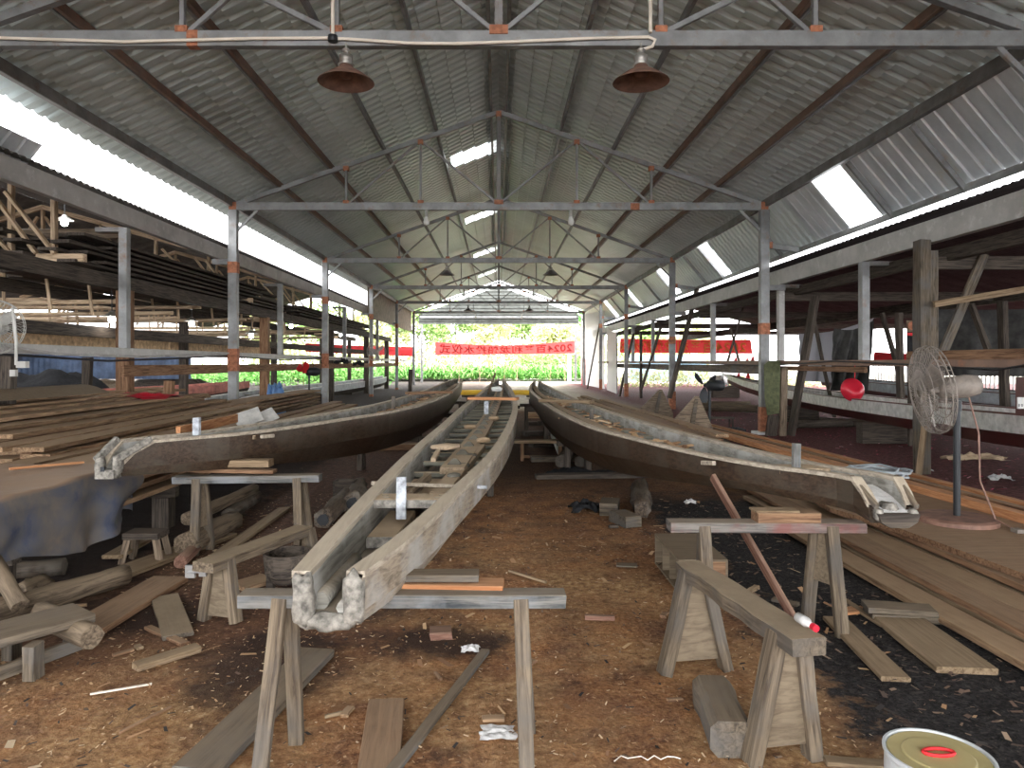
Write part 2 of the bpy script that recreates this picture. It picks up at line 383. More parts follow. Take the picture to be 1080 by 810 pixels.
def bar(name, p0, p1, w, t, mat, parent=None, label=None, cat=None, group=None, up=(0, 0, 1), seg=None, ch=.004, warp=0.0, rag=0.0, taper=1.0, kind=None):
    p0, p1 = Vector(p0), Vector(p1); L = (p1-p0).length
    if seg is None: seg = max(1, min(10, int(L/.35))) if (warp or rag) else 1
    me = bpy.data.meshes.new(name); mb = bar_mesh(L, w, t, seg, ch, warp, random.randint(0, 99), rag, taper)
    me.from_pydata(mb.v, [], mb.f); me.update()
    o = link_obj(name, me, M[mat] if isinstance(mat, str) else mat, parent)
    place(o, Matrix.Translation(p0) @ frame(p0, p1, up).to_4x4(), parent); WORLD[o.name] = p0
    if cat: tag(o, label, cat, group, kind)
    elif label: o['label'] = label
    if kind: o['kind'] = kind
    return o
def log(name, p0, p1, r0, r1, mat, label=None, cat='log', parent=None, group=None, seg=8, wob=.25, bend=0.0, n=12):
    p0, p1 = Vector(p0), Vector(p1); pts = [p0.lerp(p1, i/seg)+Vector((0, 0, bend*math.sin(math.pi*i/seg))) for i in range(seg+1)]
    rs = [r0+(r1-r0)*i/seg for i in range(seg+1)]
    L = (p1-p0).length; R = frame(p0, p1, (0, 0, 1)); Ri = R.transposed()
    mb = MB().tube([Ri @ (p-p0) for p in pts], rs, n, True, wob)
    me = bpy.data.meshes.new(name); me.from_pydata(mb.v, [], mb.f); me.update()
    for p in me.polygons: p.use_smooth = len(p.vertices) == 4
    o = link_obj(name, me, M[mat], parent)
    place(o, Matrix.Translation(p0) @ R.to_4x4(), parent); WORLD[o.name] = p0
    if parent is None: tag(o, label, cat, group)
    elif label: o['label'] = label
    return o
ORD = ['first', 'second', 'third', 'fourth', 'fifth', 'sixth', 'seventh', 'eighth', 'ninth', 'tenth', 'eleventh', 'twelfth',
       'thirteenth', 'fourteenth', 'fifteenth', 'sixteenth', 'seventeenth', 'eighteenth', 'nineteenth', 'twentieth']
# ------------------------------------------------------------------ camera, light
cam = bpy.data.cameras.new('camera'); co = bpy.data.objects.new('camera', cam); COL.objects.link(co)
co.location = (0, 0, H); co.rotation_euler = (math.pi/2, 0, 0)
cam.sensor_width = 36; cam.lens = F/1080*36; cam.shift_x = (540-CX)/1080; cam.shift_y = -(405-CY)/1080
cam.clip_end = 400; S.camera = co
w = bpy.data.worlds.new('overcast_sky'); S.world = w; w.use_nodes = True
bg = w.node_tree.nodes['Background']; bg.inputs[0].default_value = (.97, .98, 1, 1); bg.inputs[1].default_value = 1.0
S.view_settings.view_transform = 'Standard'; S.view_settings.look = 'None'; S.view_settings.gamma = 1
S.view_settings.use_curve_mapping = False; S.view_settings.exposure = 3.15
S.cycles.max_bounces = 10; S.cycles.diffuse_bounces = 6; S.cycles.transmission_bounces = 6; S.cycles.use_denoising = True
S.cycles.sample_clamp_indirect = 6

FR = [7.7, 15.95, 24.4, 33.2, 41.5, 49.8]
XP = 5.95                              # half width of the hall at its posts
ZC = 5.09                              # bottom chord
SL = .356
def zr(x): return ZC+SL*(XP-abs(x))     # rafter line

# ------------------------------------------------------------------ floor
def floor():
    mb = MB()
    xs = sorted(set([-60, -40, -26, -18, -12, -9, 9, 12, 18, 26, 40, 60]+[round(-7+.5*i, 3) for i in range(29)]+[round(-3.2+.05*i, 3) for i in range(130)]))
    ys = sorted(set([-20, -10, -4, 0, 1, 1.5]+[round(2+.05*i, 3) for i in range(130)]+[round(8.5+.25*i, 3) for i in range(26)]+[15+i for i in range(20)]+[36, 42, 50, 55, 60, 80, 110, 160, 230]))
    k = 0; vs = []
    for y in ys:
        for x in xs:
            z = 0
            if -9 < x < 9 and 1.5 < y < 40:
                z = .010*noise.noise(Vector((x*1.7, y*1.7, 0)))+.008*noise.noise(Vector((x*6, y*6, 3)))+.006*noise.noise(Vector((x*15, y*15, 7)))-.006
            vs.append((x, y, z))
    n = len(xs); fs = [(j*n+i, j*n+i+1, (j+1)*n+i+1, (j+1)*n+i) for j in range(len(ys)-1) for i in range(n-1)]
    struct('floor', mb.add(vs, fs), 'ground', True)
floor()

tn = 1
def trim(p0, p1, w, t, mat, **k):
    global tn
    o = bar('trim_%d' % tn, p0, p1, w, t, mat, kind='structure', ch=.006, **k); tn += 1; return o
# ------------------------------------------------------------------ profiled sheets
TILE = [(0, 0), (.50, 0), (.58, .35), (.66, .85), (.75, 1), (.84, .85), (.92, .35)]
WAVE = [(0, 0), (.17, .3), (.33, .85), (.5, 1), (.67, .85), (.83, .3)]
RIB = [(0, 0), (.78, 0), (.84, 1), (.92, 1), (.98, 0)]
def sheet(pt, pb, y0, y1, prof, pitch, amp, step=0, sa=0, pick=None, axis=1):
    """a profiled sheet whose section runs from pt=(x,z) to pb; ribs run down the slope. returns {key: MB}"""
    (xt, zt), (xb, zb) = pt, pb; L = math.hypot(xb-xt, zb-zt); dx, dz = (xb-xt)/L, (zb-zt)/L
    nx, nz = -dz, dx
    if nz < 0: nx, nz = -nx, -nz
    ys = []; k = math.floor(y0/pitch)
    while k*pitch < y1:
        for t, h in prof:
            y = (k+t)*pitch
            if y0 <= y <= y1: ys.append((y, h*amp))
        k += 1
    ss = []
    if step:
        s = 0; 
        while s < L-1e-6:
            e = min(L, s+step); ss += [(s, sa), (e-.004, 0)]; s = e
    else:
        m = max(1, int(L/1.5)); ss = [(L*i/m, 0) for i in range(m+1)]
    out = {}; n = len(ss)
    vs = [(xt+dx*s+nx*(h+hs), y, zt+dz*s+nz*(h+hs)) for y, h in ys for s, hs in ss]
    groups = {}
    for i in range(len(ys)-1):
        for j in range(n-1):
            key = pick((ys[i][0]+ys[i+1][0])/2, (ss[j][0]+ss[j+1][0])/2) if pick else 'main'
            if key: groups.setdefault(key, []).append((i*n+j, i*n+j+1, (i+1)*n+j+1, (i+1)*n+j))
    for key, fs in groups.items():
        used = sorted({i for f in fs for i in f}); mp = {i: q for q, i in enumerate(used)}
        out[key] = MB().add([vs[i] for i in used], [tuple(mp[i] for i in f) for f in fs])
    return out
SKY = [18.6, 26.6, 35.6, 44.2]
def zs(x): return zr(x)+.19
pk = lambda y, s: next(('sky%d' % i for i, a in enumerate(SKY) if a <= y <= a+.95 and .05 < s < 1.3), 'main')
r = sheet((.05, zs(0)+.018), (-6.5, zs(6.5)), -7, 50.6, TILE, .27, .05, .35, .04, pk)
struct('ceiling_left', r['main'], 'roof')
wn = 1
for i in range(4): struct('window_%d' % wn, r['sky%d' % i], 'skylight'); wn += 1
r = sheet((-.03, zs(0)+.011), (6.05, zs(6.05)), -7, 50.6, TILE, .27, .05, .35, .04)
struct('ceiling_right', r['main'], 'roof')
trim((0, -7, zs(0)+.085), (0, 50.6, zs(0)+.085), .6, .02, 'gable')
# steep extension on the right
EX = [(12.7, 13.62), (20.7, 21.6), (26.3, 27.2), (33.3, 34.2), (40, 41)]
tile = True
def pk2(y, s):
    for i, (a, b) in enumerate(EX):
        if a <= y <= b: return 'sky%d' % i
    if y < 15.45 and not tile: return 'silver'
    return 'main'
r = sheet((5.98, 5.12), (6.78, 4.17), 15.1, 50.6, TILE, .27, .042, .35, .022, pk2)
struct('ceiling_right_slope', r['main'], 'roof')
for i in range(1, 5): struct('window_%d' % wn, r['sky%d' % i], 'skylight'); wn += 1
tile = False
r = sheet((6.0, 5.14), (6.8, 4.19), -7, 15.45, RIB, .30, .03, 0, 0, pk2)
struct('wall_right_upper', r['silver'], 'silver'); struct('window_%d' % wn, r['sky0'], 'skylight'); wn += 1
r = sheet((-6.35, 4.62), (-6.75, 4.12), -7, 9.95, RIB, .30, .03)
struct('wall_left_upper', r['main'], 'silver')
r = sheet((-6.16, 5.25), (-6.17, 3.75), 33.4, 50.2, RIB, .20, .04)
struct('wall_left_end', r['main'], 'brownsheet')
# end gable, beyond the last truss, with light coming in before it
def gable():
    mb = MB(); Y = 55.2; rows = []
    z = 4.55; k = 0
    while z < zs(0)+.05:
        hw = min(6.2, (zs(0)+.1-z)/SL); rows.append((z, hw, (k % 3 == 0)*.05)); z += .085; k += 1
    for a, b in zip(rows[:-1], rows[1:]):
        mb.add([(-a[1], Y-a[2], a[0]), (a[1], Y-a[2], a[0]), (b[1], Y-b[2], b[0]), (-b[1], Y-b[2], b[0])], [(0, 1, 2, 3)])
    struct('wall_end', mb, 'gable')
    mb = MB()
    for k in range(7): mb.add([(-6.2, 54.9-.5*k, 4.52+.02*k), (6.2, 54.9-.5*k, 4.52+.02*k), (6.2, 54.65-.5*k, 4.62+.02*k), (-6.2, 54.65-.5*k, 4.62+.02*k), (6.2, 54.4-.5*k, 4.54+.02*k), (-6.2, 54.4-.5*k, 4.54+.02*k)], [(0, 1, 2, 3), (3, 2, 4, 5)])
gable()

# ------------------------------------------------------------------ purlins, eave and gutter beams
for sx in (-1, 1):
    for i, x in enumerate([.17, 1.4, 2.58, 3.75, 4.9]):
        m = 'steel' if i < (3 if sx < 0 else 3) else 'steel_brown'
        trim((sx*x, -7, zr(x)+.11), (sx*x, 50.6, zr(x)+.11), .06, .12, 'steel_brown' if i >= 3 else 'steel_dark' if i == 0 else 'steel')
        if i >= 3: trim((sx*(x+.06), -7, zr(x)+.09), (sx*(x+.06), 50.6, zr(x)+.09), .05, .1, 'steel')
    trim((sx*6.0, -7, 5.17), (sx*6.0, 50.6, 5.17), .09, .17, 'steel_dark')
trim((6.76, -7, 4.12), (6.76, 50.6, 4.12), .07, .1, 'steel')
for y in (10.3, 12.2, 16.9, 21.3, 23, 27, 29.6, 33.8, 38): trim((5.98, y, 5.03), (6.78, y, 4.08), .06, .08, 'steel')
trim((-6.36, -7, 4.09), (-6.36, 52, 4.09), .12, .31, 'fascia')
trim((6.42, -7, 3.53), (6.42, 47, 3.53), .12, .34, 'fascia')

# ------------------------------------------------------------------ trusses and posts
NTH = ['nearest', 'second', 'third', 'fourth', 'fifth', 'farthest']
def patch(parent, c, s, k=0):
    c = Vector(c); s = Vector(s)/2
    mk('primer_patch', MB().box(c-s, c+s), 'primer', parent)
for fi, Y in enumerate(FR+[55.0]):
    far = fi == 6
    lab = (NTH[fi]+' steel roof truss spanning the hall' if not far else 'end steel truss under the gable sheeting beyond the hall')+(' with two cone lamps below' if fi == 0 else '')
    t = thing('roof_truss', lab, 'roof truss', (0, Y, ZC), 'steel trusses across the hall')
    bc = bar('bottom_chord', (-XP-.1, Y, ZC), (XP+.05, Y, ZC), .10, .17, 'steel', t)
    for sx in (-1, 1):
        if far: continue
        rf = bar('rafter', (sx*XP, Y, ZC+.03), (0, Y, zr(0)), .09, .10, 'steel', t)
        for x in ((1.75, 3.42) if not far else (1.75,)):
            bar('strut', (sx*x, Y, ZC+.06), (sx*x, Y, zr(x)), .05, .07, 'steel', t)
            patch(bc, (sx*x, Y, ZC+.10), (.13, .11, .07)); patch(rf, (sx*x, Y, zr(x)-.05), (.12, .1, .1))
        bar('diagonal_brace', (sx*.05, Y, ZC+.09), (sx*1.7, Y, zr(1.75)-.05), .05, .05, 'steel', t)
        bar('diagonal_brace', (sx*3.36, Y, ZC+.08), (sx*1.8, Y, zr(1.75)-.05), .05, .05, 'steel', t)
        if fi == 0: bar('diagonal_brace', (sx*1.8, Y, ZC+.08), (sx*3.36, Y, zr(3.42)-.05), .06, .06, 'steel', t)
        bar('knee_brace', (sx*(XP-.03), Y, 4.5), (sx*(XP-.55), Y, ZC-.08), .05, .06, 'steel', t)
        patch(bc, (sx*XP, Y, ZC), (.16, .115, .19))
    if not far: bar('king_post', (0, Y, ZC+.07), (0, Y, zr(0)-.02), .09, .10, 'steel_dark', t)
    if not far: patch(bc, (0, Y, ZC+.09), (.2, .12, .1)); patch(rf, (0, Y, zr(0)-.05), (.12, .12, .12))
    if fi == 0: patch(bc, (3.3*-1, Y, ZC), (.12, .104, .172))
    if fi == 1: patch(bc, (3.05, Y, ZC-.01), (.2, .106, .15))
    for sx in (-1, 1):
        side = 'left' if sx < 0 else 'right'
        if fi == 0: lb = 'square steel post at the %s eave beside the nearest truss' % side
        elif far: lb = 'square steel post under the %s end of the gable wall' % side
        else: lb = 'square steel post carrying the %s end of the %s truss' % (side, NTH[fi])
        p = thing('steel_post', lb, 'post', (sx*XP, Y, 0), 'square steel posts of the hall')
        wd = .2 if fi < 3 else .17
        pt_ = bar('post_tube', (sx*XP, Y, 0), (sx*XP, Y, ZC-.08 if not far else 4.5), wd*.8, wd, 'steel', p, up=(1, 0, 0), ch=.01)
        if fi < 5:
            for z, h in (((1.65, .5) if sx < 0 else (.35, .5)), (2.35 if sx > 0 and fi < 3 else 3.72, .25), (.05, .12)):
                if fi == 0: continue
                patch(pt_, (sx*XP, Y, z), (wd+.012, wd*.8+.012, h))
        if sx > 0 and 0 < fi < 5:
            br = bar('bracket', (XP+.05, Y, 4.22), (6.74, Y, 4.12), .07, .12, 'steel', p); patch(br, (XP+.13, Y, 4.22), (.1, .09, .14))
            bar('bracket', (XP+.05, Y, 3.27), (6.42, Y, 3.27), .07, .12, 'steel', p)
        if sx < 0 and 0 < fi < 5: bar('bracket', (-XP-.05, Y, 3.85), (-6.42, Y, 3.85), .07, .12, 'steel', p)
        if sx > 0 and fi == 1: mk('foot_pad', MB().box((XP-.22, Y-.2, -.02), (XP+.22, Y+.2, .05)), 'white', p)
# columns half way between the posts, under the gutter beams
for i, Y in enumerate((12.2, 20.9, 29.6, 37.6)):
    t = thing('gutter_column', '%s steel column holding the left gutter beam, counted from the front' % ORD[i], 'column', (-6.42, Y, 1.7), 'columns under the left gutter beam')
    bar('column_tube', (-6.42, Y, 1.7), (-6.42, Y, 3.9), .14, .14, 'steel', t, up=(1, 0, 0)); bar('cap_plate', (-6.42, Y, 3.87), (-6.9, Y, 3.87), .1, .08, 'steel_dark', t)
for i, Y in enumerate((12.5, 16.2, 21.3, 29.6, 34)):
    t = thing('gutter_column', '%s steel column holding the right gutter beam, counted from the front' % ORD[i], 'column', (6.42, Y, 1.6), 'columns under the right gutter beam')
    bar('column_tube', (6.42, Y, 1.6), (6.42, Y, 3.36), .15, .13, 'steel' if i != 1 else 'fascia', t, up=(1, 0, 0)); bar('cap_plate', (6.42, Y, 3.33), (7.1, Y, 3.33), .1, .08, 'steel_dark', t)

# long rails on the posts
def T1(name, p0, p1, w, t, mat, label, cat, **k): return bar(name, p0, p1, w, t, mat, None, label, cat, **k)
T1('rail', (-6.12, 7, 1.775), (-6.14, 52, 1.70), .06, .13, 'fascia', 'long grey steel rail along the left posts with cables hung on it', 'rail')
T1('plank_rail', (-6.35, 12.0, 1.45), (-6.35, 24.2, 1.45), .05, .2, 'wood_brown', 'long dusty timber plank rail below the left steel rail, near half', 'plank')
T1('plank_rail', (-6.35, 24.3, 1.45), (-6.35, 45, 1.45), .05, .2, 'wood_brown', 'long dusty timber plank rail below the left steel rail, far half', 'plank')
T1('rail', (6.2, 7, 1.585), (6.2, 44, 1.60), .08, .10, 'steel_brown', 'long dusty brown steel rail along the right posts', 'rail')
T1('plank_rail', (6.32, 16.2, 1.42), (6.32, 40, 1.42), .05, .22, 'wood_grey', 'long grey timber plank under the far half of the right rail', 'plank')
T1('plank_rail', (6.30, 12.2, 1.47), (6.30, 16.2, 1.47), .05, .1, 'wood_brown', 'brown timber lath under the right rail near the white hull', 'plank')
T1('scalloped_board', (6.32, 7.4, 1.70), (6.32, 11.0, 1.70), .03, .13, 'wood_brown', 'brown scalloped board standing on the right rail behind the fan', 'board')
def hang(name, pts, r, mat, label, cat): return tag(mk(name, MB().tube(pts, r, 6), mat), label, cat)
hang('cable', [(-6.05, 7.4, 1.72), (-6.06, 9.2, 1.68), (-6.06, 11, 1.62), (-6.06, 13, 1.66), (-6.06, 15.8, 1.74), (-6.06, 20, 1.66), (-6.06, 24, 1.74), (-6.06, 33, 1.70)], .017, 'cable', 'black cable sagging along the left steel rail', 'cable')
hang('cable', [(6.13, 8, 1.60), (6.13, 8.8, 1.50), (6.13, 10.4, 1.56), (6.13, 13, 1.62), (6.13, 16, 1.52), (6.13, 24, 1.58)], .014, 'cable', 'black cable looped along the right brown rail', 'cable')
hang('hose', [(-6.05, 8.3, 1.83), (-6.03, 9.7, 1.71), (-6.03, 12, 1.69), (-6.03, 15.9, 1.80)], .022, 'fascia', 'grey hose lying slack on the left steel rail', 'hose')

# conduit and lamps on the nearest truss
Y = 7.62
t = thing('conduit', 'cream plastic conduit strapped along the nearest truss chord feeding two lamps', 'conduit', (0, Y, 5.0))
mk('conduit_pipe', MB().tube([P(0-60, 36, Y), P(0, 40, Y), P(130, 44, Y), P(210, 42, Y), P(270, 40.5, Y), P(345, 40, Y), P(380, 42, Y), P(430, 45.5, Y), P(480, 46, Y), P(540, 44, Y), P(620, 40.5, Y), P(684, 39, Y), P(691, 42, Y), P(688, 49, Y), P(676, 53, Y)], .018, 8), 'pvc', t, smooth=True)
mk('conduit_drop', MB().tube([P(351, -40, Y), P(351, 0, Y), P(351, 38, Y)], .02, 8), 'pvc', t)
mk('conduit_drop', MB().tube([P(686, -40, Y), P(686, 0, Y), P(686, 34, Y)], .02, 8), 'pvc', t)
mk('junction_box', MB().lathe([(0, -.035), (.05, -.035), (.055, 0), (.05, .03), (0, .035)], 16, P(351, 40.5, Y-.02)), 'black_iron', t)
def cone_lamp(name, c, R, ztop, label, sc=1.0, group=None, mat='rust'):
    c = Vector(c); t = thing(name, label, 'lamp', c, group); h = R*.62
    mk('lamp_shade', MB().lathe([(R, 0), (R*.97, .012), (R*.55, h*.55), (R*.28, h*.8), (R*.22, h), (R*.2, h), (R*.26, h*.78), (R*.53, h*.5), (R*.95, .002), (R, 0)], 32, c), mat, t, smooth=True)
    mk('lamp_fitting', MB().lathe([(R*.22, h*.95), (R*.3, h), (R*.2, h*1.15), (R*.24, h*1.2), (R*.24, h*1.55), (R*.12, h*1.6), (R*.10, h*1.8), (R*.17, h*1.83), (R*.1, h*1.95), (0, h*1.96)], 16, c), 'lampgrey', t, smooth=True)
    mk('lamp_bulb', MB().lathe([(R*.09, h*.75), (R*.2, h*.6), (R*.25, h*.45), (R*.18, h*.27), (0, h*.2)], 14, c), 'glassbulb' if False else 'rust', t, smooth=True)
    mk('lamp_stem', MB().tube([c+Vector((0, 0, h*1.9)), (c.x, c.y, ztop)], .012, 6), 'lampgrey', t)
    return t
cone_lamp('cone_lamp', P(365, 87, 7.6), .30, ZC-.08, 'rusty conical lamp shade under the nearest truss, left of the centre', group='cone lamps under the nearest truss')
cone_lamp('cone_lamp', P(676, 87, 7.6), .30, ZC-.08, 'rusty conical lamp shade under the nearest truss, right of the centre', group='cone lamps under the nearest truss')
for i, (sx, k, nm) in enumerate([(-1, 2, 'third'), (1, 2, 'third'), (-1, 4, 'fifth'), (1, 4, 'fifth')]):
    cone_lamp('cone_lamp', (sx*1.78, FR[k], ZC-.5), .27, ZC-.08, 'small dark cone lamp below the %s truss, on its %s side' % (nm, 'left' if sx < 0 else 'right'), mat='steel_dark')
for k, nm in ((1, 'second'), (3, 'fourth'), (5, 'farthest')):
    for sx in (-1, 1):
        c = Vector((sx*1.62, FR[k], ZC-.33)); t = thing('hanging_bulb', 'bare frosted bulb on a short stem below the %s truss, on its %s side' % (nm, 'left' if sx < 0 else 'right'), 'bulb', c)
        mk('bulb_glass', MB().lathe([(0, -.1), (.06, -.07), (.075, 0), (.04, .08), (.035, .1)], 12, c), 'glassbulb', t, smooth=True)
        mk('bulb_socket', MB().tube([c+Vector((0, 0, .1)), c+Vector((0, 0, .26))], .035, 8), 'lampgrey', t)

# ------------------------------------------------------------------ side sheds
# left shed: roof, trusses of cream timber, loft of dark planks, blue end sheets
def pkL(y, s):
    if (13.0 < y < 14.2 or 22 < y < 23.4 or 31 < y < 32.4 or 39 < y < 40) and 1.2 < s < 5: return 'sky'
    return 'main'
r = sheet((-12.5, 6.0), (-6.25, 4.28), -6, 48, WAVE, .16, .035, 0, 0, pkL)
struct('ceiling_left_shed', r['main'], 'shedroof'); struct('window_%d' % wn, r['sky'], 'skylight'); wn += 1
r = sheet((-12.5, 6.0), (-19.5, 3.9), -6, 48, WAVE, .16, .035, 0, 0, pkL)
struct('ceiling_left_shed_back', r['main'], 'shedroof'); struct('window_%d' % wn, r['sky'], 'skylight'); wn += 1
r = sheet((-18.5, 2.6), (-18.52, 1.05), -4, 30, RIB, .25, .04)
struct('wall_left', r['main'], 'bluesheet')
mb = MB()
for i in range(60):
    x = -18.5+i*.11; d = .03 if i % 2 else 0
    mb.add([(x, 27.5-d, .95), (x+.11, 27.5-.03+d, .95), (x+.11, 27.5-.03+d, 2.05), (x, 27.5-d, 2.05)], [(0, 1, 2, 3)])
struct('wall_left_back', mb, 'bluesheet')
# right shed
r = sheet((12.5, 5.0), (6.3, 3.78), -6, 46, WAVE, .16, .035)
struct('ceiling_right_shed', r['main'], 'blackroof')
r = sheet((12.5, 5.0), (19.5, 3.3), -6, 46, WAVE, .16, .035)
struct('ceiling_right_shed_back', r['main'], 'blackroof')

for i, Y in enumerate((11.6, 19.5, 27.5, 35.5)):
    t = thing('timber_truss', '%s cream timber truss across the left shed, counted from the front' % ORD[i], 'roof truss', (-12.5, Y, 3.35), 'timber trusses in the left shed')
    mt = 'wood_cream'
    bar('tie_beam', (-18.5, Y, 3.3), (-6.75, Y, 3.3), .12, .13, mt, t, seg=6, rag=.01)
    bar('rafter', (-12.5, Y, 5.85), (-6.5, Y, 4.2), .1, .12, mt, t); bar('rafter', (-12.5, Y, 5.85), (-18.5, Y, 4.1), .1, .12, mt, t)
    for x in (-7.25, -7.95, -9.4, -10.9, -12.5, -14, -15.5, -17):
        bar('upright', (x, Y, 3.3), (x, Y, 5.85-abs(x+12.5)*.275), .07, .1, mt, t, up=(0, 1, 0))
    for a, b in ((-9.2, -7.9), (-8.0, -7.2), (-8.3, -7.5), (-10.8, -9.4), (-12.4, -10.9), (-12.6, -14), (-14, -15.5), (-15.5, -17)):
        bar('web_brace', (a, Y-.06, 5.6-abs(a+12.5)*.275), (b, Y-.06, 3.36), .05, .1, mt, t, up=(0, 1, 0))
# loft edge beam, columns and dark planks
T1('loft_beam', (-6.75, 7.0, 3.0), (-6.75, 44, 3.0), .14, .24, 'wood_dark', 'heavy dark timber beam carrying the plank loft on the left', 'beam', seg=8, rag=.01)
T1('loft_beam', (-8.9, 7.0, 3.0), (-8.9, 44, 3.0), .14, .24, 'wood_dark', 'second dark timber beam deeper inside under the plank loft', 'beam', seg=8, rag=.01)
T1('lower_beam', (-7.3, 9.0, 2.15), (-7.3, 42, 2.15), .12, .2, 'wood_dark', 'dark timber beam running at head height inside the left shed', 'beam', seg=8, rag=.01)
log('cross_log', (-14, 12.5, 3.86), (-6.5, 12.5, 3.86), .09, .085, 'wood_shed', 'round timber pole running level into the front gutter column', 'log')
n = 0
for lay in range(7):
    for c in range(6):
        x = -6.95-c*.34-random.uniform(0, .05); z = 3.15+lay*.095; y0 = 11.6+random.uniform(-.5, 1.2)+(6-lay)*.0; y1 = y0+random.uniform(9, 12)
        T1('loft_plank', (x, y0, z), (x+random.uniform(-.05, .05), y1, z), .30, .05, 'wood_dark', 'dark plank in the near loft stack, layer %s from below, row %s from the gutter' % (ORD[lay], ORD[c]), 'plank', group='dark planks stacked in the near loft', seg=4, warp=.02, rag=.01)
for lay in range(5):
    for c in range(4):
        x = -6.95-c*.36; z = 3.15+lay*.095; y0 = 24+random.uniform(-.3, .6)
        T1('loft_plank', (x, y0, z), (x, y0+random.uniform(12, 15), z), .32, .05, 'wood_dark', 'dark plank in the far loft stack, layer %s from below, row %s from the gutter' % (ORD[lay], ORD[c]), 'plank', group='dark planks stacked in the far loft', seg=3, warp=.02)
for i, Y in enumerate((12.9, 20.6, 28.7, 36.4, 43)):
    t = T1('timber_column', (-6.78, Y, 0), (-6.78, Y, 2.9), .2, .24, 'wood_brown' if i < 2 else 'wood_dark', '%s square timber column just inside the left rail' % ORD[i], 'column', up=(1, 0, 0), seg=4, rag=.012)
    T1('timber_column', (-8.95, Y-.4, 0), (-8.95, Y-.4, 2.9), .18, .2, 'wood_dark', '%s square timber column in the back row of the left loft' % ORD[i], 'column', up=(1, 0, 0))
for i, (px, Y, zt) in enumerate(((5, 9.3, 1.7), (90, 14.2, 1.7), (176, 13.4, 1.25), (432, 30, 1.3))):
    X = (px-CX)*Y/F
    T1('short_post', (X, Y, 0), (X+.05, Y, zt), .13, .16, 'wood_dark' if i != 2 else 'wood_brown', 'short %s timber post under the left rail, %s from the left' % ('dark' if i != 2 else 'brown', ORD[i]), 'post', up=(1, 0, 0), seg=3, rag=.01)
# bamboo poles hung across the left shed
for i, (Y, z, x0) in enumerate(((12.9, 2.75, -14), (14.5, 2.62, -14.5), (17, 2.95, -15), (20, 2.8, -16), (20.5, 2.45, -16), (24, 3.1, -17), (24.3, 2.7, -17), (28, 2.9, -18), (31, 2.6, -18), (34, 3.0, -18))):
    log('pole', (x0, Y, z+random.uniform(-.05, .05)), (-6.9, Y+random.uniform(-.6, .6), z+random.uniform(-.12, .12)), .055, .045, 'wood_cream', '%s peeled pole slung across the left shed, counted from the front' % ORD[i], 'pole', group='peeled poles across the left shed', seg=6, wob=.1, bend=-.04, n=8)
for i in range(22):
    Y = random.choice((12.9, 14.5, 17, 20, 24, 28)); x = random.uniform(-13, -7.2)
for i, Y in enumerate((13.0, 17.0, 20.0, 24.0, 28.0)):
    t = thing('hanging_lath', '%s cluster row of short laths tied up to the poles in the left shed' % ORD[i], 'laths', (-9, Y, 2.7))
    for k in range(6):
        x = -7.4-k*.9+random.uniform(-.3, .3); bar('lath', (x, Y, 2.55+random.uniform(-.1, .1)), (x+random.uniform(-.1, .1), Y, 3.3), .04, .05, 'wood_cream', t)
for i, (px, py, Y) in enumerate(((118, 337, 13), (202, 341, 17.5), (265, 354, 19), (307, 344, 22), (359, 353, 30), (68, 235, 14), (305, 361, 27))):
    c = P(px, py, Y); t = thing('lit_bulb', 'lit white bulb hanging in the left shed, %s of seven from the front' % ORD[i], 'bulb', c, 'lit bulbs in the left shed')
    mk('bulb_glass', MB().lathe([(0, -.07), (.05, -.05), (.065, 0), (.04, .06), (0, .07)], 12, c), 'bulb', t, smooth=True)
    mk('bulb_shade', MB().lathe([(.17, .05), (.06, .12), (.03, .16), (0, .16)], 16, c), 'lampgrey', t)
    mk('bulb_wire', MB().tube([c+Vector((0, 0, .15)), c+Vector((0, 0, .9))], .01, 5), 'cable', t)
T1('fibre_panel', (-9.08, 10.5, 2.08), (-9.08, 19.5, 2.08), .05, .42, 'osb', 'tan fibre board strip standing deep inside the left shed, near piece', 'board')
T1('fibre_panel', (-9.08, 19.6, 2.02), (-9.08, 30, 2.02), .05, .42, 'osb', 'tan fibre board strip standing deep inside the left shed, far piece', 'board')

# right shed timbers
T1('header_beam', (6.9, 6, 3.25), (6.9, 44, 3.25), .14, .2, 'wood_dark', 'dark timber header beam along the front of the right shed', 'beam', seg=6, rag=.01)
T1('header_beam', (11.5, 6, 3.1), (11.5, 44, 3.1), .14, .3, 'wood_dark', 'dark timber header beam along the middle of the right shed', 'beam', seg=6, rag=.01)
for i, Y in enumerate((10.9, 16.5, 23, 30, 37)):
    T1('tie_beam', (6.5, Y, 3.12), (18, Y, 3.12), .12, .2, 'wood_dark', '%s dark timber tie beam across the right shed' % ORD[i], 'beam', seg=5, rag=.01)
t = thing('timber_column', 'tall weathered double timber column beside the caged fan on the right', 'column', (6.15, 10.2, 0))
bar('column_timber', (6.10, 10.25, 0), (6.10, 10.25, 3.35), .2, .15, 'wood_grey', t, up=(1, 0, 0), seg=6, rag=.02)
bar('column_timber', (6.235, 10.27, .9), (6.235, 10.27, 3.2), .18, .12, 'wood_grey', t, up=(1, 0, 0), seg=5, rag=.02)
T1('brace', (5.84, 9.9, 0), (6.06, 10.12, .68), .07, .07, 'wood_pale', 'short pole propped against the foot of the tall double column', 'pole')
T1('brace', P(1038, 268, 10.8), P(990, 382, 10.8), .13, .06, 'wood_grey', 'slanting timber brace crossing behind the nailed batten on the right', 'brace', up=(0, 1, 0))
T1('batten', P(985, 321, 10.0), P(1100, 302, 10.0), .05, .09, 'wood_pale', 'pale nailed batten rising to the right from the double column', 'batten')
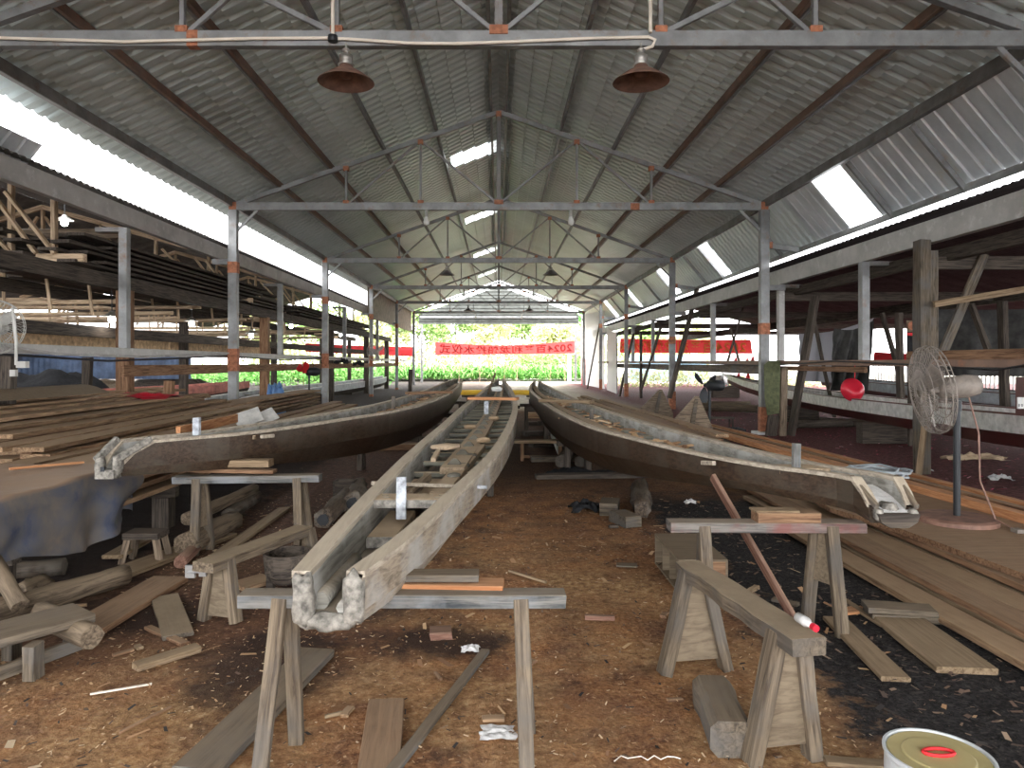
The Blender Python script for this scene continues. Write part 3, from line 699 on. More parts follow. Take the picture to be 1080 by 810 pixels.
for i, (a, b, Y, w, t2, mt, lb) in enumerate((
    ((860, 312), (832, 470), 15.6, .3, .08, 'wood_dark', 'wide dark slanting plank prop behind the mossy green board'),
    ((858, 335), (880, 440), 17.5, .1, .06, 'wood_dark', 'thin dark brace slanting in front of the grey shade net'),
    ((930, 330), (950, 400), 15.5, .12, .06, 'wood_dark', 'dark brace slanting right behind the second gutter column'),
    ((1024, 320), (1045, 378), 12.5, .12, .07, 'wood_dark', 'dark brace in front of the black slatted net'),
    ((1057, 318), (1060, 430), 13.0, .16, .1, 'wood_dark', 'dark upright in front of the black slatted net'),
    ((948, 330), (950, 424), 14.5, .15, .1, 'wood_dark', 'dark upright left of the shrine panel'),
    ((735, 305), (706, 420), 24.0, .28, .1, 'wood_dark', 'wide dark leaning plank between the second and third right posts'),
    ((697, 345), (676, 412), 29.0, .2, .08, 'wood_dark', 'dark leaning plank beyond the third right post'),
    ((668, 352), (652, 424), 33.5, .25, .08, 'wood_dark', 'dark leaning plank near the fourth right post'),
    ((785, 320), (767, 383), 23.0, .1, .05, 'wood_dark', 'thin dark brace above the right rail next to the red banner'),
    ((770, 345), (780, 383), 25.0, .1, .05, 'wood_grey', 'thin grey brace meeting the dark one beside the banner'),
    ((633, 338), (619, 412), 43.0, .16, .08, 'wood_dark', 'dark leaning pole in front of the silver sheeting'),
    ((676, 350), (676, 420), 31.0, .16, .1, 'wood_dark', 'dark upright beyond the third right post'),
    ((650, 350), (650, 418), 37.0, .14, .1, 'steel', 'pale upright near the silver sheeting on the right'))):
    T1('prop', P(*a, Y), P(*b, Y), t2, w, mt, lb, 'prop', up=(0, 1, 0), seg=4, rag=.01)
# ------------------------------------------------------------------ boats
def interp(xs, ys, x):
    # monotone-ish smooth interpolation through the measured stations
    return float(np.interp(x, xs, ys))
def smoothed(st, n):
    ys = np.array([s[0] for s in st], float); u = np.linspace(0, 1, n); Yq = ys[0]+(ys[-1]-ys[0])*(u**1.35)
    out = [Yq]
    h = np.diff(ys)
    for k in range(1, 5):
        v = np.array([s[k] for s in st], float); dl = np.diff(v)/h; m = np.zeros(len(v)); m[0] = dl[0]; m[-1] = dl[-1]
        for i in range(1, len(v)-1):           # slopes that never overshoot
            if dl[i-1]*dl[i] > 0: m[i] = 2*dl[i-1]*dl[i]/(dl[i-1]+dl[i])
        r = []
        for y in Yq:
            i = min(max(int(np.searchsorted(ys, y))-1, 0), len(ys)-2); t = (y-ys[i])/h[i]
            r.append((2*t**3-3*t**2+1)*v[i]+(t**3-2*t**2+t)*h[i]*m[i]+(-2*t**3+3*t**2)*v[i+1]+(t**3-t**2)*h[i]*m[i+1])
        out.append(np.array(r))
    return list(zip(*out))
def boat(label, st, mats, nose, thw, group, post_at=(), T=.045, spine=True, full=True, label_extra=None, sp_off=0.0, up_h=.6):
    """st: stations (Y, x_left, x_right, z_gunwale, z_keel)"""
    q = smoothed(st, 56); Y0 = st[0][0]
    fx = lambda y: [interp([a[0] for a in q], [a[k] for a in q], y) for k in range(1, 5)]
    xm = (q[0][1]+q[0][2])/2
    t = thing('dragon_boat', label, 'boat', (xm, Y0, q[0][4]), group)
    upper, lower, rim, inn = MB(), MB(), MB(), MB()
    U, Lw, I, RL, RR = [], [], [], [], []
    for (y, xl, xr, zg, zk) in q:
        c = (xl+xr)/2; hw = (xr-xl)/2; zc = zk+up_h*(zg-zk)*.75; ti = T
        bw = hw*.42+.02
        e = max(0.0, 1-(y-Y0)/2.4); e = e*e*(3-2*e); bw = bw*(1-e)+hw*.86*e
        if hw < .2: bw = max(bw, hw*.62)
        zc = zc*(1-e)+(zk+.25*(zg-zk))*e
        hc = hw-.012*min(1, hw/.3)
        U.append((y, c, hw, zg, hc, zc, bw, zk))
    def strip(rows, quad=True):
        mb = MB(); n = len(rows[0]); mb.v = [v for r in rows for v in r]
        for i in range(len(rows)-1):
            for j in range(n-1): mb.f.append((i*n+j, i*n+j+1, (i+1)*n+j+1, (i+1)*n+j))
        return mb
    for s, nm in ((-1, 'left'), (1, 'right')):
        # strake: closed section swept along
        rr = []
        for (y, c, hw, zg, hc, zc, bw, zk) in U:
            ti = min(T, hw*.45)
            rr.append([(c+s*hw, y, zg), (c+s*hc, y, zc), (c+s*(hc-ti), y, zc), (c+s*(hw-ti), y, zg)])
        mb = MB(); mb.rings(rr if s > 0 else [list(reversed(x)) for x in rr], True, True); mk('side_strake', mb, mats[0] if not isinstance(mats[0], tuple) else mats[0][0 if s < 0 else 1], t)
        rr = []
        for (y, c, hw, zg, hc, zc, bw, zk) in U:
            ti = min(T, hw*.45)+.004
            rr.append([(c+s*(hw+.008), y, zg-.012), (c+s*(hw+.008), y, zg+.012), (c+s*(hw-ti), y, zg+.012), (c+s*(hw-ti), y, zg-.012)])
        mk('gunwale', MB().rings(rr if s > 0 else [list(reversed(x)) for x in rr], True, True), mats[2], t)
        # inner lining, visible from above
        rr = []
        for (y, c, hw, zg, hc, zc, bw, zk) in U:
            ti = min(T, hw*.45)+.003
            rr.append([(c+s*(hw-ti), y, zg-.012), (c+s*(hc-ti), y, zc), (c+s*(bw-.01), y, zk+.04)])
        mb = strip(rr); mk('inner_lining', mb, mats[3], t)
    rr = []
    for (y, c, hw, zg, hc, zc, bw, zk) in U:
        e = .025; rr.append([(c-hc, y, zc), (c-bw, y, zk), (c+bw, y, zk), (c+hc, y, zc), (c+hc-e, y, zc), (c+bw-.005, y, zk+e), (c-bw+.005, y, zk+e), (c-hc+e, y, zc)])
    mk('bottom_planking', MB().rings([list(reversed(x)) for x in rr], True, True), mats[1], t)
    # thwarts
    i = 0; wedges = []
    y = thw[0]
    while y < thw[1]:
        xl, xr, zg, zk = fx(y); d = .055
        zt = zg-.12
        bar('thwart', (xl+T, y, zt), (xr-T, y, zt), .05, .035, 'thwart', t, ch=.004)
        if full and i % 1 == 0:
            c = (xl+xr)/2+sp_off; hw = (xr-xl)/2
            mb = MB(); a = .07
            mb.add([(c-a, y-.02, zt+.045), (c+a, y-.02, zt+.045), (c+a*.2, y+.1, zt+.10), (c-a*.2, y+.1, zt+.10), (c-a, y+.12, zt+.045), (c+a, y+.12, zt+.045)], [(0, 1, 2, 3), (0, 3, 4), (1, 5, 2), (3, 2, 5, 4)])
            wedges.append(mb)
        y += thw[2]; i += 1
    if spine:
        a, b = thw[0]-.1, thw[1]
        rr = []
        for k in range(30):
            y = a+(b-a)*k/29; xl, xr, zg, zk = fx(y); c = (xl+xr)/2+sp_off; hw = .085 if full else .05
            z = zg-.10; rr.append([(c-hw, y, z+.045), (c+hw, y, z+.045), (c+hw, y, z), (c-hw, y, z)])
        sp = mk('spine_plank', MB().rings([list(reversed(x)) for x in rr], True, True), 'spine', t)
        for mb in wedges: mk('rib_wedge', mb, 'wedge', sp)
    return t, fx

CST = [(2.60, -.749, -.497, .825, .640), (2.95, -.735, -.385, .85, .640), (3.83, -.70, -.21, .895, .63), (5.2, -.666, -.012, .925, .60), (7.6, -.588, .160, .945, .52),
       (10.2, -.530, .265, .955, .48), (12.4, -.446, .298, .965, .48), (15.0, -.355, .29, .985, .52), (17.4, -.205, .215, 1.06, .62), (18.6, -.03, .12, 1.16, .78)]
tc, fC = boat('pale dusty unfinished dragon boat on the middle trestles, its square nose nearest', CST, ('hull_mid', 'hull_mid', 'gunwale', 'inner'), None, (5.05, 17.6, .50), 'unfinished dragon boats in the hall', T=.062, sp_off=.03, up_h=.55)
RST = [(3.98, 2.07, 2.33, .80, .70), (4.15, 2.06, 2.35, .92, .72), (4.68, 1.72, 2.14, .92, .735), (5.12, 1.52, 2.04, .92, .70), (6.1, 1.18, 1.82, .935, .60), (7.1, .93, 1.66, .945, .52), (8.8, .76, 1.46, .965, .47),
       (11.4, .675, 1.30, .975, .46), (15.1, .66, 1.24, .99, .52), (17.3, .78, 1.14, 1.05, .66), (18.4, .93, 1.04, 1.12, .82)]
tr, fR = boat('dark brown unfinished dragon boat on the right trestles, its nose towards the caged fan', RST, ('hull_dark', 'hull_dark', 'gunwale', 'inner'), None, (6.3, 17.6, .50), 'unfinished dragon boats in the hall', T=.05, full=False, sp_off=-.08)
LST = [(5.36, -2.99, -2.85, .82, .74), (5.50, -2.97, -2.70, .985, .73), (6.0, -2.63, -2.17, .995, .71), (6.65, -2.40, -1.86, 1.0, .66), (7.4, -2.20, -1.63, 1.0, .59), (8.6, -1.97, -1.28, 1.0, .53), (10.1, -1.75, -1.06, 1.0, .50),
       (12.6, -1.60, -.93, 1.005, .50), (15.2, -1.49, -.90, 1.03, .55), (18, -1.36, -.93, 1.09, .68), (19.5, -1.17, -1.0, 1.14, .85)]
tl, fL = boat('dark brown unfinished dragon boat on the left trestles, its nose over the blue tarpaulin', LST, (('hull_dark', 'hull_dark'), 'hull_dark', 'gunwale', 'inner'), None, (7.3, 18.5, .50), 'unfinished dragon boats in the hall', T=.05, full=False, sp_off=.05)

# nose pieces. middle boat: rough end blocks with rounded inner logs between the cheeks
q0 = CST[0]
def rough(pts_lo, pts_hi, amp=.012, n=6):
    pass
def lump(name, c, s, mat, parent, amp=.25, n=10, m=8, seed=0, rot=None):
    mb = MB(); rings = []
    for i in range(m+1):
        a = -math.pi/2+math.pi*i/m; ring = []
        for j in range(n):
            b = 2*math.pi*j/n; d = Vector((math.cos(a)*math.cos(b), math.cos(a)*math.sin(b), math.sin(a)))
            k = 1+amp*noise.noise(d*1.7+Vector((seed, seed*.7, 0)))
            # push towards a box
            mx = max(abs(d.x), abs(d.y), abs(d.z), .01); d = d.lerp(d/mx, .55)
            v = Vector((d.x*s[0]*k, d.y*s[1]*k, d.z*s[2]*k))
            if rot: v = rot @ v
            ring.append(Vector(c)+v)
        rings.append(ring)
    return mk(name, MB().rings(rings, True, True), mat, parent, smooth=True)
for s, x in ((-1, -.715), (1, -.53)):
    lump('end_block', (x, 2.60, .735), (.040, .035, .10), 'grain_end', tc, .3, 14, 10, s)
lump('end_block', (-.62, 2.60, .652), (.09, .035, .03), 'grain_end', tc, .35, 16, 8, 5)
mk('floor_board', MB().add([(-.70, 2.6, .675), (-.55, 2.6, .675), (-.40, 3.9, .70), (-.62, 3.9, .70)], [(0, 1, 2, 3)]), 'inner', tc)
log('cheek_roll', (-.668, 2.66, .705), (-.645, 3.2, .715), .035, .03, 'inner', parent=tc, seg=4, wob=.2, n=10)
log('cheek_roll', (-.565, 2.6, .70), (-.54, 3.0, .71), .03, .028, 'inner', parent=tc, seg=3, wob=.2, n=10)
nb = bar('nose_block', (-.562, 3.40, .738), (-.535, 3.95, .748), .145, .055, 'spine', tc, seg=2, ch=.006)
mk('block_end_grain', MB().box((-.632, 3.393, .712), (-.492, 3.399, .764)), 'grain_end', nb)
# cross board with mortises and upright post
a = fC(3.72)
cb = bar('cross_board', (a[0]+.05, 3.74, .872), (a[1]-.05, 3.74, .872), .17, .045, 'spine', tc, ch=.005)
mk('board_end_grain', MB().box((a[0]+.06, 3.644, .852), (a[1]-.06, 3.653, .892)), 'grain_end', cb)
for x in (-.60, -.585, -.30, -.32): mk('mortise', MB().lathe([(.018, 0), (.018, .002), (0, .002)], 12, (x, 3.71+(.06 if x in (-.60, -.30) else 0), .895)), 'thwart', cb)
bar('upright_post', (-.498, 3.63, .80), (-.498, 3.64, 1.012), .05, .03, 'whitewood', tc, up=(0, 1, 0))
a = fC(4.35)
bar('tie_rod', P(392, 509.5, 4.36), P(487, 513, 4.30), .022, .022, 'gunwale', tc)
bar('tie_peg', P(496, 513, 4.35), P(514, 514, 4.35), .03, .02, 'whitewood', tc)
# centre deck between y 4.0 and 5.2
mk('deck_panel', MB().add([(-.60, 4.15, .76), (-.28, 4.05, .76), (-.13, 5.0, .78), (-.60, 5.0, .78)], [(0, 1, 2, 3)]), 'spine', tc)
bar('spine_plank_front', (-.36, 4.25, .80), (-.17, 6.2, .86), .11, .05, 'spine', tc, ch=.005)
for x, y, z in ((-.30, 4.75, .838), (-.26, 5.15, .85), (-.22, 5.6, .862)): lump('knot_wedge', (x, y, z), (.045, .05, .02), 'wedge', tc, .3, 10, 6, x*9)
bar('carved_brace', P(431, 521, 4.3), P(451, 503, 4.6), .05, .05, 'log', tc, seg=5, rag=.02)
lump('scoop_blade', P(470, 471, 5.55), (.09, .13, .022), 'spine', tc, .15, 14, 6, 3, Matrix.Rotation(-.5, 3, 'Z'))
bar('scoop_handle', P(462, 476, 5.4), P(457, 485, 5.1), .035, .03, 'spine', tc)
for k, (px, py, Y) in enumerate(((521, 441, 8.2), (510, 464, 6.1), (496, 450, 7.4))):
    lump('loose_offcut', P(px, py, Y), (.06, .05, .025), 'wood_pale', tc, .3, 8, 6, k)
bar('mid_post', (P(513, 438, 9.6)), P(513, 424, 9.7), .06, .05, 'whitewood', tc, up=(0, 1, 0))
a = fC(11.9); T1('cross_plank', (a[0]-.03, 11.9, a[2]+.035), (a[1]+.02, 11.7, a[2]+.035), .2, .045, 'wood_orange', 'light orange plank lying across the middle boat far down', 'plank')
lump('white_rag', P(524, 410, 14.5), (.1, .2, .05), 'white', tc, .5, 10, 8, 3)

# right boat: bevelled nose
def bevel_nose(t, fx, tipx, Y, zt, zb, hw, yb, sgn, mat):
    mb = MB()
    # side cheeks run down to the tip
    mk('nose_cap', MB().rings([[(tipx-hw, Y, zb), (tipx-hw*1.05, Y, zt), (tipx-hw*.55, Y, zt), (tipx-hw*.5, Y, zb+.02), (tipx+hw*.5, Y, zb+.02), (tipx+hw*.55, Y, zt), (tipx+hw*1.05, Y, zt), (tipx+hw, Y, zb), (tipx+hw*.6, Y, zb-.025), (tipx-hw*.6, Y, zb-.025)],
                               [(tipx-hw, Y+.12, zb), (tipx-hw*1.05, Y+.12, zt+.04), (tipx-hw*.55, Y+.12, zt+.04), (tipx-hw*.5, Y+.12, zb+.02), (tipx+hw*.5, Y+.12, zb+.02), (tipx+hw*.55, Y+.12, zt+.04), (tipx+hw*1.05, Y+.12, zt+.04), (tipx+hw, Y+.12, zb), (tipx+hw*.6, Y+.12, zb-.025), (tipx-hw*.6, Y+.12, zb-.025)]]), mat, t)
mk('nose_cap', MB().rings([[(2.085, y, .765), (2.10, y, .72), (2.15, y, .69), (2.25, y, .69), (2.30, y, .72), (2.315, y, .765)] for y in (3.90, 3.985)]), 'wood_dark', tr)
for s in (-1, 1):
    lump('end_block', (2.2+s*.095, 3.94, .755), (.022, .03, .035), 'grain_end', tr, .2, 10, 8, s)
    x0 = 2.2+s*.12
    bar('nose_bevel', (x0-s*.01, 3.93, .80), (2.205+s*.13, 4.18, .925), .024, .03, 'wood_grey', tr)
lump('resin_lump', (2.2, 4.02, .77), (.05, .05, .04), 'grain_end', tr, .4, 10, 8, 9)
mk('resin_cover', MB().add([(2.10, 3.93, .76), (2.30, 3.93, .76), (2.31, 4.3, .86), (2.05, 4.3, .86)], [(0, 1, 2, 3)]), 'plasticfilm', tr)
bar('upright_post', P(839.5, 500, 4.55), P(840, 467.5, 4.55), .045, .045, 'wood_blue', tr, up=(0, 1, 0))
a = fR(4.62); bar('cross_board', (a[0]+.04, 4.66, .90), (a[1]-.04, 4.66, .90), .2, .035, 'spine', tr)
bar('mid_post', P(624, 449, 9.0), P(624, 432, 9.0), .05, .05, 'wood_grey', tr, up=(0, 1, 0))
bar('tie_peg', P(741, 488, 5.15), P(753, 488.5, 5.0), .03, .03, 'gunwale', tr)
a = fR(10.6); T1('cross_plank', (a[0]-.05, 10.9, a[2]+.04), (a[1]+.05, 10.5, a[2]+.04), .14, .045, 'wood_pale', 'pale plank lying across the right boat far down', 'plank')
# left boat nose
mk('nose_cap', MB().box((-2.99, 5.26, .735), (-2.85, 5.37, .80)), 'grain_end', tl)
for s in (-1, 1): lump('end_block', (-2.92+s*.065, 5.33, .83), (.03, .05, .07), 'grain_end', tl, .25, 12, 8, s+3)
lump('end_block', (-2.92, 5.31, .765), (.085, .04, .035), 'grain_end', tl, .25, 12, 8, 8)
mk('nose_mortise', MB().box((-2.945, 5.255, .79), (-2.915, 5.262, .825)), 'black_iron', tl)
bar('nose_bevel', (-2.86, 5.30, .87), (-2.70, 5.52, 1.005), .04, .05, 'grain_end', tl)
bar('nose_bevel', (-3.0, 5.30, .87), (-2.95, 5.50, 1.005), .04, .05, 'grain_end', tl)
bar('upright_post', P(207.5, 459, 5.95), P(207.5, 440.5, 5.95), .055, .05, 'whitewood', tl, up=(0, 1, 0))
a = fL(6.2); bar('cross_board', (a[0]+.04, 6.2, .955), (a[1]-.04, 6.2, .955), .2, .035, 'spine', tl)
bar('mid_post', P(415, 431, 9.7), P(415, 418, 9.7), .05, .05, 'wood_grey', tl, up=(0, 1, 0))
bar('tie_peg', P(276, 460.5, 6.05), P(288, 459.5, 6.2), .03, .03, 'gunwale', tl)
a = fL(12.9); T1('cross_plank', (a[0]-.05, 12.7, a[2]+.04), (a[1]+.03, 13.2, a[2]+.04), .16, .045, 'wood_brown', 'brown plank lying across the left boat far down', 'plank')
# loose litter of offcuts inside both side boats
def offcuts(name, fx, ya, yb, n, mat, label, dz=.1):
    mb = MB()
    for i in range(n):
        y = random.uniform(ya, yb); a = fx(y); c = (a[0]+a[1])/2; hw = (a[1]-a[0])/2-.1
        x = c+random.uniform(-hw, hw); z = a[2]-dz+random.uniform(-.02, .02); L = random.uniform(.03, .12); th = random.uniform(0, 3.1); wd = random.uniform(.01, .03)
        u = Vector((math.cos(th), math.sin(th), random.uniform(-.2, .2)))*L; v = Vector((-math.sin(th), math.cos(th), 0))*wd; p = Vector((x, y, z))
        mb.add([p-u-v, p+u-v, p+u+v, p-u+v, p-u-v+Vector((0, 0, .012)), p+u-v+Vector((0, 0, .012)), p+u+v+Vector((0, 0, .012)), p-u+v+Vector((0, 0, .012))], [(0,3,2,1),(4,5,6,7),(0,1,5,4),(1,2,6,5),(2,3,7,6),(3,0,4,7)])
    tag(mk(name, mb, mat), label, 'wood offcuts', kind='stuff')
offcuts('wood_offcuts', fR, 6, 15, 160, 'flakes', 'wood offcuts scattered on the thwarts of the right boat')
offcuts('wood_offcuts', fL, 8, 16, 130, 'flakes', 'wood offcuts scattered on the thwarts of the left boat')

# ------------------------------------------------------------------ trestles
def trestle(label, a, b, w, t, legs, mat='wood_blue', legmat='wood_bench', panels=(), lw=.055, rag=.004, braces=()):
    """a, b: ends of the top beam (top surface); legs: (along, foot offset across, foot offset along)"""
    a, b = Vector(a), Vector(b); d = (b-a).normalized(); n = Vector((-d.y, d.x, 0)); z = Vector((0, 0, 1)); L = (b-a).length
    o = thing('trestle', label, 'trestle', ((a.x+b.x)/2, (a.y+b.y)/2, 0), 'trestles on the sawdust floor')
    bar('top_beam', a-z*t/2, b-z*t/2, w, t, mat, o, seg=8, rag=rag)
    tops = {}
    for k, (s, off, al) in enumerate(legs):
        top = a.lerp(b, s/L)-z*(t*.35)+n*(w*.33 if off > 0 else -w*.33); foot = a.lerp(b, s/L)+n*off+d*al; foot.z = .0
        bar('leg', foot, top, lw*.75, lw, legmat, o, up=d, seg=4, rag=.004, ch=.005); tops[k] = (foot, top)
    for (i, j, u0, u1) in panels:
        f1, t1 = tops[i]; f2, t2 = tops[j]; e = d*.012
        q = [f1.lerp(t1, u0), f2.lerp(t2, u0), f2.lerp(t2, u1), f1.lerp(t1, u1)]
        mb = MB().add([p-e for p in q]+[p+e for p in q], [(0, 1, 2, 3), (7, 6, 5, 4), (0, 4, 5, 1), (1, 5, 6, 2), (2, 6, 7, 3), (3, 7, 4, 0)])
        mk('end_panel', mb, 'ply', o)
    return o
# A: under the near end of the middle boat
A0, A1 = Vector(((248-CX)*2.86/F, 2.93, .655)), Vector(((597-CX)*2.88/F, 2.93, .655))
trestle('low trestle under the nose of the middle boat, blue-stained beam', A0, A1, .10, .055, [(.17, -.2, -.03), (.19, .06, .02), (1.15, -.17, .02), (1.15, .15, .04)], 'wood_blue', lw=.06)
T1('packing_plank', P(425, 607, 3.02)-Vector((0, 0, .0)), P(505, 607, 3.02), .10, .03, 'wood_grey', 'grey packing board on the near trestle beside the middle boat', 'plank')
T1('packing_plank', (-.50, 3.03, .66), (.02, 3.0, .66), .12, .025, 'wood_orange', 'orange-brown thin board lying on the near trestle behind the beam', 'board')
bar('pencil_marks', (-.30, 2.935, .675), (-.26, 2.935, .675), .002, .01, 'cable', None, 'short black pencil strokes on the orange-brown board', 'mark') if False else None
# B: under the left boat
B0, B1 = P(184, 502, 5.95), P(338, 500, 5.98)
trestle('trestle under the nose of the left boat, standing by the dark void', B0, B1, .12, .06, [(.2, -.09, .0), (.22, .14, .03), (1.03, -.05, .02), (1.05, .15, .05)], 'wood_blue', panels=[(0, 1, .35, 1)], lw=.07)
T1('packing_plank', P(202, 495.5, 5.96), P(290, 497, 5.96), .12, .03, 'wood_brown', 'brown packing board lying on the left trestle under the hull', 'plank')
T1('packing_plank', P(165, 489, 6.0), P(286, 488, 6.0), .14, .06, 'wood_pale', 'thick pale packing board right under the left hull', 'plank')
# C: low dusty bench
C0, C1 = P(214, 594, 4.28), P(321, 551.5, 5.25)
C0.z = C1.z = .395
trestle('low dusty bench with a boarded end, left of the middle boat', C0, C1, .15, .06, [(.16, -.13, -.02), (.14, .1, -.02), (1.02, -.12, .02), (1.05, .1, .02)], 'wood_bench', panels=[(0, 1, .08, .95), (2, 3, .1, .95)], lw=.075, rag=.008)
# D: under the right boat
D0, D1 = Vector((1.02, 4.27, .65)), Vector((2.17, 4.25, .65))
trestle('trestle under the nose of the right boat with red paint on its beam', D0, D1, .13, .06, [(.2, -.1, .02), (.22, .16, .02), (.90, .13, -.02), (.95, -.12, .03)], 'wood_redmark', panels=[(2, 3, .45, .95)], lw=.07)
T1('packing_block', (1.53, 4.25, .68), (1.90, 4.25, .68), .12, .058, 'wood_brown', 'reddish packing block on the right trestle, lower of the two', 'block')
T1('packing_block', (1.52, 4.26, .715), (1.78, 4.26, .715), .12, .012, 'wood_pale', 'thin pale shim between the right hull and its packing block', 'shim')
# E: rough bench in the right foreground
E0, E1 = Vector((1.00, 3.78, .545)), Vector((1.19, 2.72, .545))
trestle('rough hacked work bench in the right foreground, splayed legs and boarded ends', E0, E1, .14, .07, [(.10, .17, .0), (.10, -.17, .0), (.93, .11, .0), (.93, -.16, .0)], 'wood_bench', panels=[(0, 1, .12, .9), (2, 3, .12, .92)], lw=.08, rag=.022)
# farther trestles under the three boats
for i, (x0, x1, Y, lb) in enumerate(((-.7, .05, 8.6, 'middle boat, second from its nose'), (-2.2, -1.0, 10.6, 'left boat, second from its nose'), (.85, 1.45, 10.4, 'right boat, second from its nose'),
                                     (-.5, .2, 13.2, 'middle boat, third from its nose'), (-1.8, -.7, 14.8, 'left boat, third from its nose'), (.75, 1.4, 13.6, 'right boat, third from its nose'), (-.4, .5, 16.9, 'middle boat, farthest'), (-1.6, -.8, 17.6, 'left boat, farthest'), (.5, 1.4, 16.8, 'right boat, farthest'))):
    zt = {0: .515, 1: .49, 2: .45, 3: .48, 4: .53, 5: .48, 6: .57, 7: .63, 8: .62}[i]
    trestle('dark low trestle under the %s' % lb, (x0, Y, zt), (x1, Y, zt), .14, .07, [(.15, -.12, 0), (.15, .12, 0), ((x1-x0)-.15, -.12, 0), ((x1-x0)-.15, .12, 0)], 'wood_dark', 'wood_dark', lw=.08)
# open box F
t = thing('plywood_crate', 'open shelved plywood crate on the floor behind the rough bench', 'crate', (1.42, 5.2, 0))
x0, x1, y0, y1, h = 1.24, 1.58, 4.9, 5.65, .24
mk('crate_top', MB().box((x0, y0, h-.015), (x1, y1, h)), 'ply', t)
mk('crate_side', MB().box((x1-.015, y0, 0), (x1, y1, h-.015)), 'ply', t); mk('crate_end', MB().box((x0, y0, 0), (x1-.016, y0+.015, h-.016)), 'wood_brown', t)
mk('crate_end', MB().box((x0, y1-.015, 0), (x1-.016, y1, h-.016)), 'ply', t); mk('crate_bottom', MB().box((x0+.002, y0+.016, 0), (x1-.016, y1-.016, .015)), 'ply', t)
for y in (5.2, 5.42): mk('shelf', MB().box((x0+.01, y, .016), (x1-.017, y+.012, h-.016)), 'ply', t)
# leaning batten
T1('batten', (1.79, 4.2, .0), (1.495, 4.97, .80), .065, .03, 'stick_red', 'reddish batten leaning against the side of the right boat', 'batten', up=(1, 0, 0))
# ------------------------------------------------------------------ left: tarpaulin, lumber, logs
def tarp_mesh():
    nu, nv = 70, 60; vs = []
    for j in range(nv):
        v = j/(nv-1); Y = 3.9+v*2.15
        hem = float(np.interp(Y, [3.9, 4.6, 5.0, 5.35, 5.7, 6.05], [.40, .36, .26, .20, .25, .30]))
        for i in range(nu):
            u = i/(nu-1)
            if u < .45: x = -5.12+(u/.45)*2.0; z = .735+.02*noise.noise(Vector((x*2.5, Y*2.5, 1)))+.008*noise.noise(Vector((x*9, Y*9, 1))); 
            else:
                k = (u-.45)/.55; x = -3.12+.03*min(1, k*5)+.05*k*math.sin(Y*9+2*noise.noise(Vector((Y*2, 0, 0))))*(.3+1.6*max(0, v-.6)/.4)+.05*k*noise.noise(Vector((Y*4, k*3, 2)))
                x += .07*max(0, v-.8)/.2*math.sin(k*5)
                z = .735-(.735-hem)*k-(.02 if k > 0 else 0)
            Yy = Y+(.05*max(0, v-.8)/.2*math.sin(u*14) if u > .45 else 0)
            vs.append((x, Yy, z))
    fs = [(j*nu+i, j*nu+i+1, (j+1)*nu+i+1, (j+1)*nu+i) for j in range(nv-1) for i in range(nu-1)]
    k = len(vs)
    # end flap closing the far side
    for j in range(12):
        for i in range(26):
            q = i/25; r_ = j/11; vs.append((-3.12-q*1.2+.05*r_*math.sin(q*16), 6.06+.03*math.sin(q*23)*r_, .73-.4*r_*(1-q*.4)))
    fs += [(k+j*26+i, k+j*26+i+1, k+(j+1)*26+i+1, k+(j+1)*26+i) for j in range(11) for i in range(25)]
    return MB().add(vs, fs)
tag(mk('tarpaulin', tarp_mesh(), 'tarp', None, (-3.3, 5, .7), True), 'dusty blue-grey tarpaulin hanging over the near end of the left lumber', 'tarpaulin')
PL = ['right', 'second', 'third', 'fourth', 'fifth', 'sixth', 'seventh', 'eighth', 'ninth', 'tenth', 'eleventh', 'twelfth', 'thirteenth']
# low stack with stickers; its near end goes under the tarpaulin
for c, x in enumerate((-3.30, -3.62, -3.94, -4.26)):
    for l in range(4):
        z = .42+l*.085
        y0 = 4.2+random.uniform(0, .2)
        T1('plank', (x+random.uniform(-.015, .015), y0, z), (x+random.uniform(-.1, .1), 10.4+random.uniform(-.8, .5), z), .29, .042, 'wood_pile', 'plank of the low left stack under the tarpaulin, %s layer up, %s column in' % (ORD[l], ORD[c]), 'plank', group='planks in the low left stack', seg=6, warp=.015, rag=.004)
    
for l in range(4):
    for k, y in enumerate((5.9, 7.3, 9.2)):
        pass
for k, y in enumerate((4.6, 6.9, 9.6)):
    T1('bearer', (-3.12, y, .345), (-4.5, y, .345), .09, .1, 'wood_dark', '%s cross bearer under the low left plank stack' % ORD[k], 'bearer', seg=3, rag=.006)
    for s, x in enumerate((-3.25, -4.35)):
        T1('block_post', (x, y, 0), (x, y, .295), .16, .16, 'wood_dark', 'short %s post under the %s bearer of the low left stack' % (('outer', 'inner')[s], ORD[k]), 'post', up=(0, 1, 0), seg=2, rag=.006)
# high stack to the left
tops = [.80, .82, .88, .93, .98, 1.02, 1.06, 1.09]
for c in range(8):
    x = -4.42-c*.31
    for l in range(5):
        z = tops[c]-l*.062-.03
        y0 = 6.6+.12*c+random.uniform(-.25, .35)+(.0 if l == 0 else .1)
        T1('plank', (x+random.uniform(-.02, .02), y0, z), (x-.35+random.uniform(-.08, .08), 13.8+random.uniform(-1, 1), z), .285, .045, 'wood_pile', 'plank of the high left stack, %s layer down, %s column in' % (ORD[l], ORD[c]), 'plank', group='planks in the high left stack', seg=6, warp=.03, rag=.004)
for k, y in enumerate((7.2, 9.8, 12.4)):
    for s in range(4):
        x = -4.5-s*.7; h = [.46, .53, .60, .66][s]
        T1('block_post', (x, y, 0), (x, y, h-.02), .18, .2, 'wood_dark', 'dark block post under the high left stack, row %s, number %s from the aisle' % (ORD[k], ORD[s]), 'post', up=(0, 1, 0), seg=2, rag=.006)
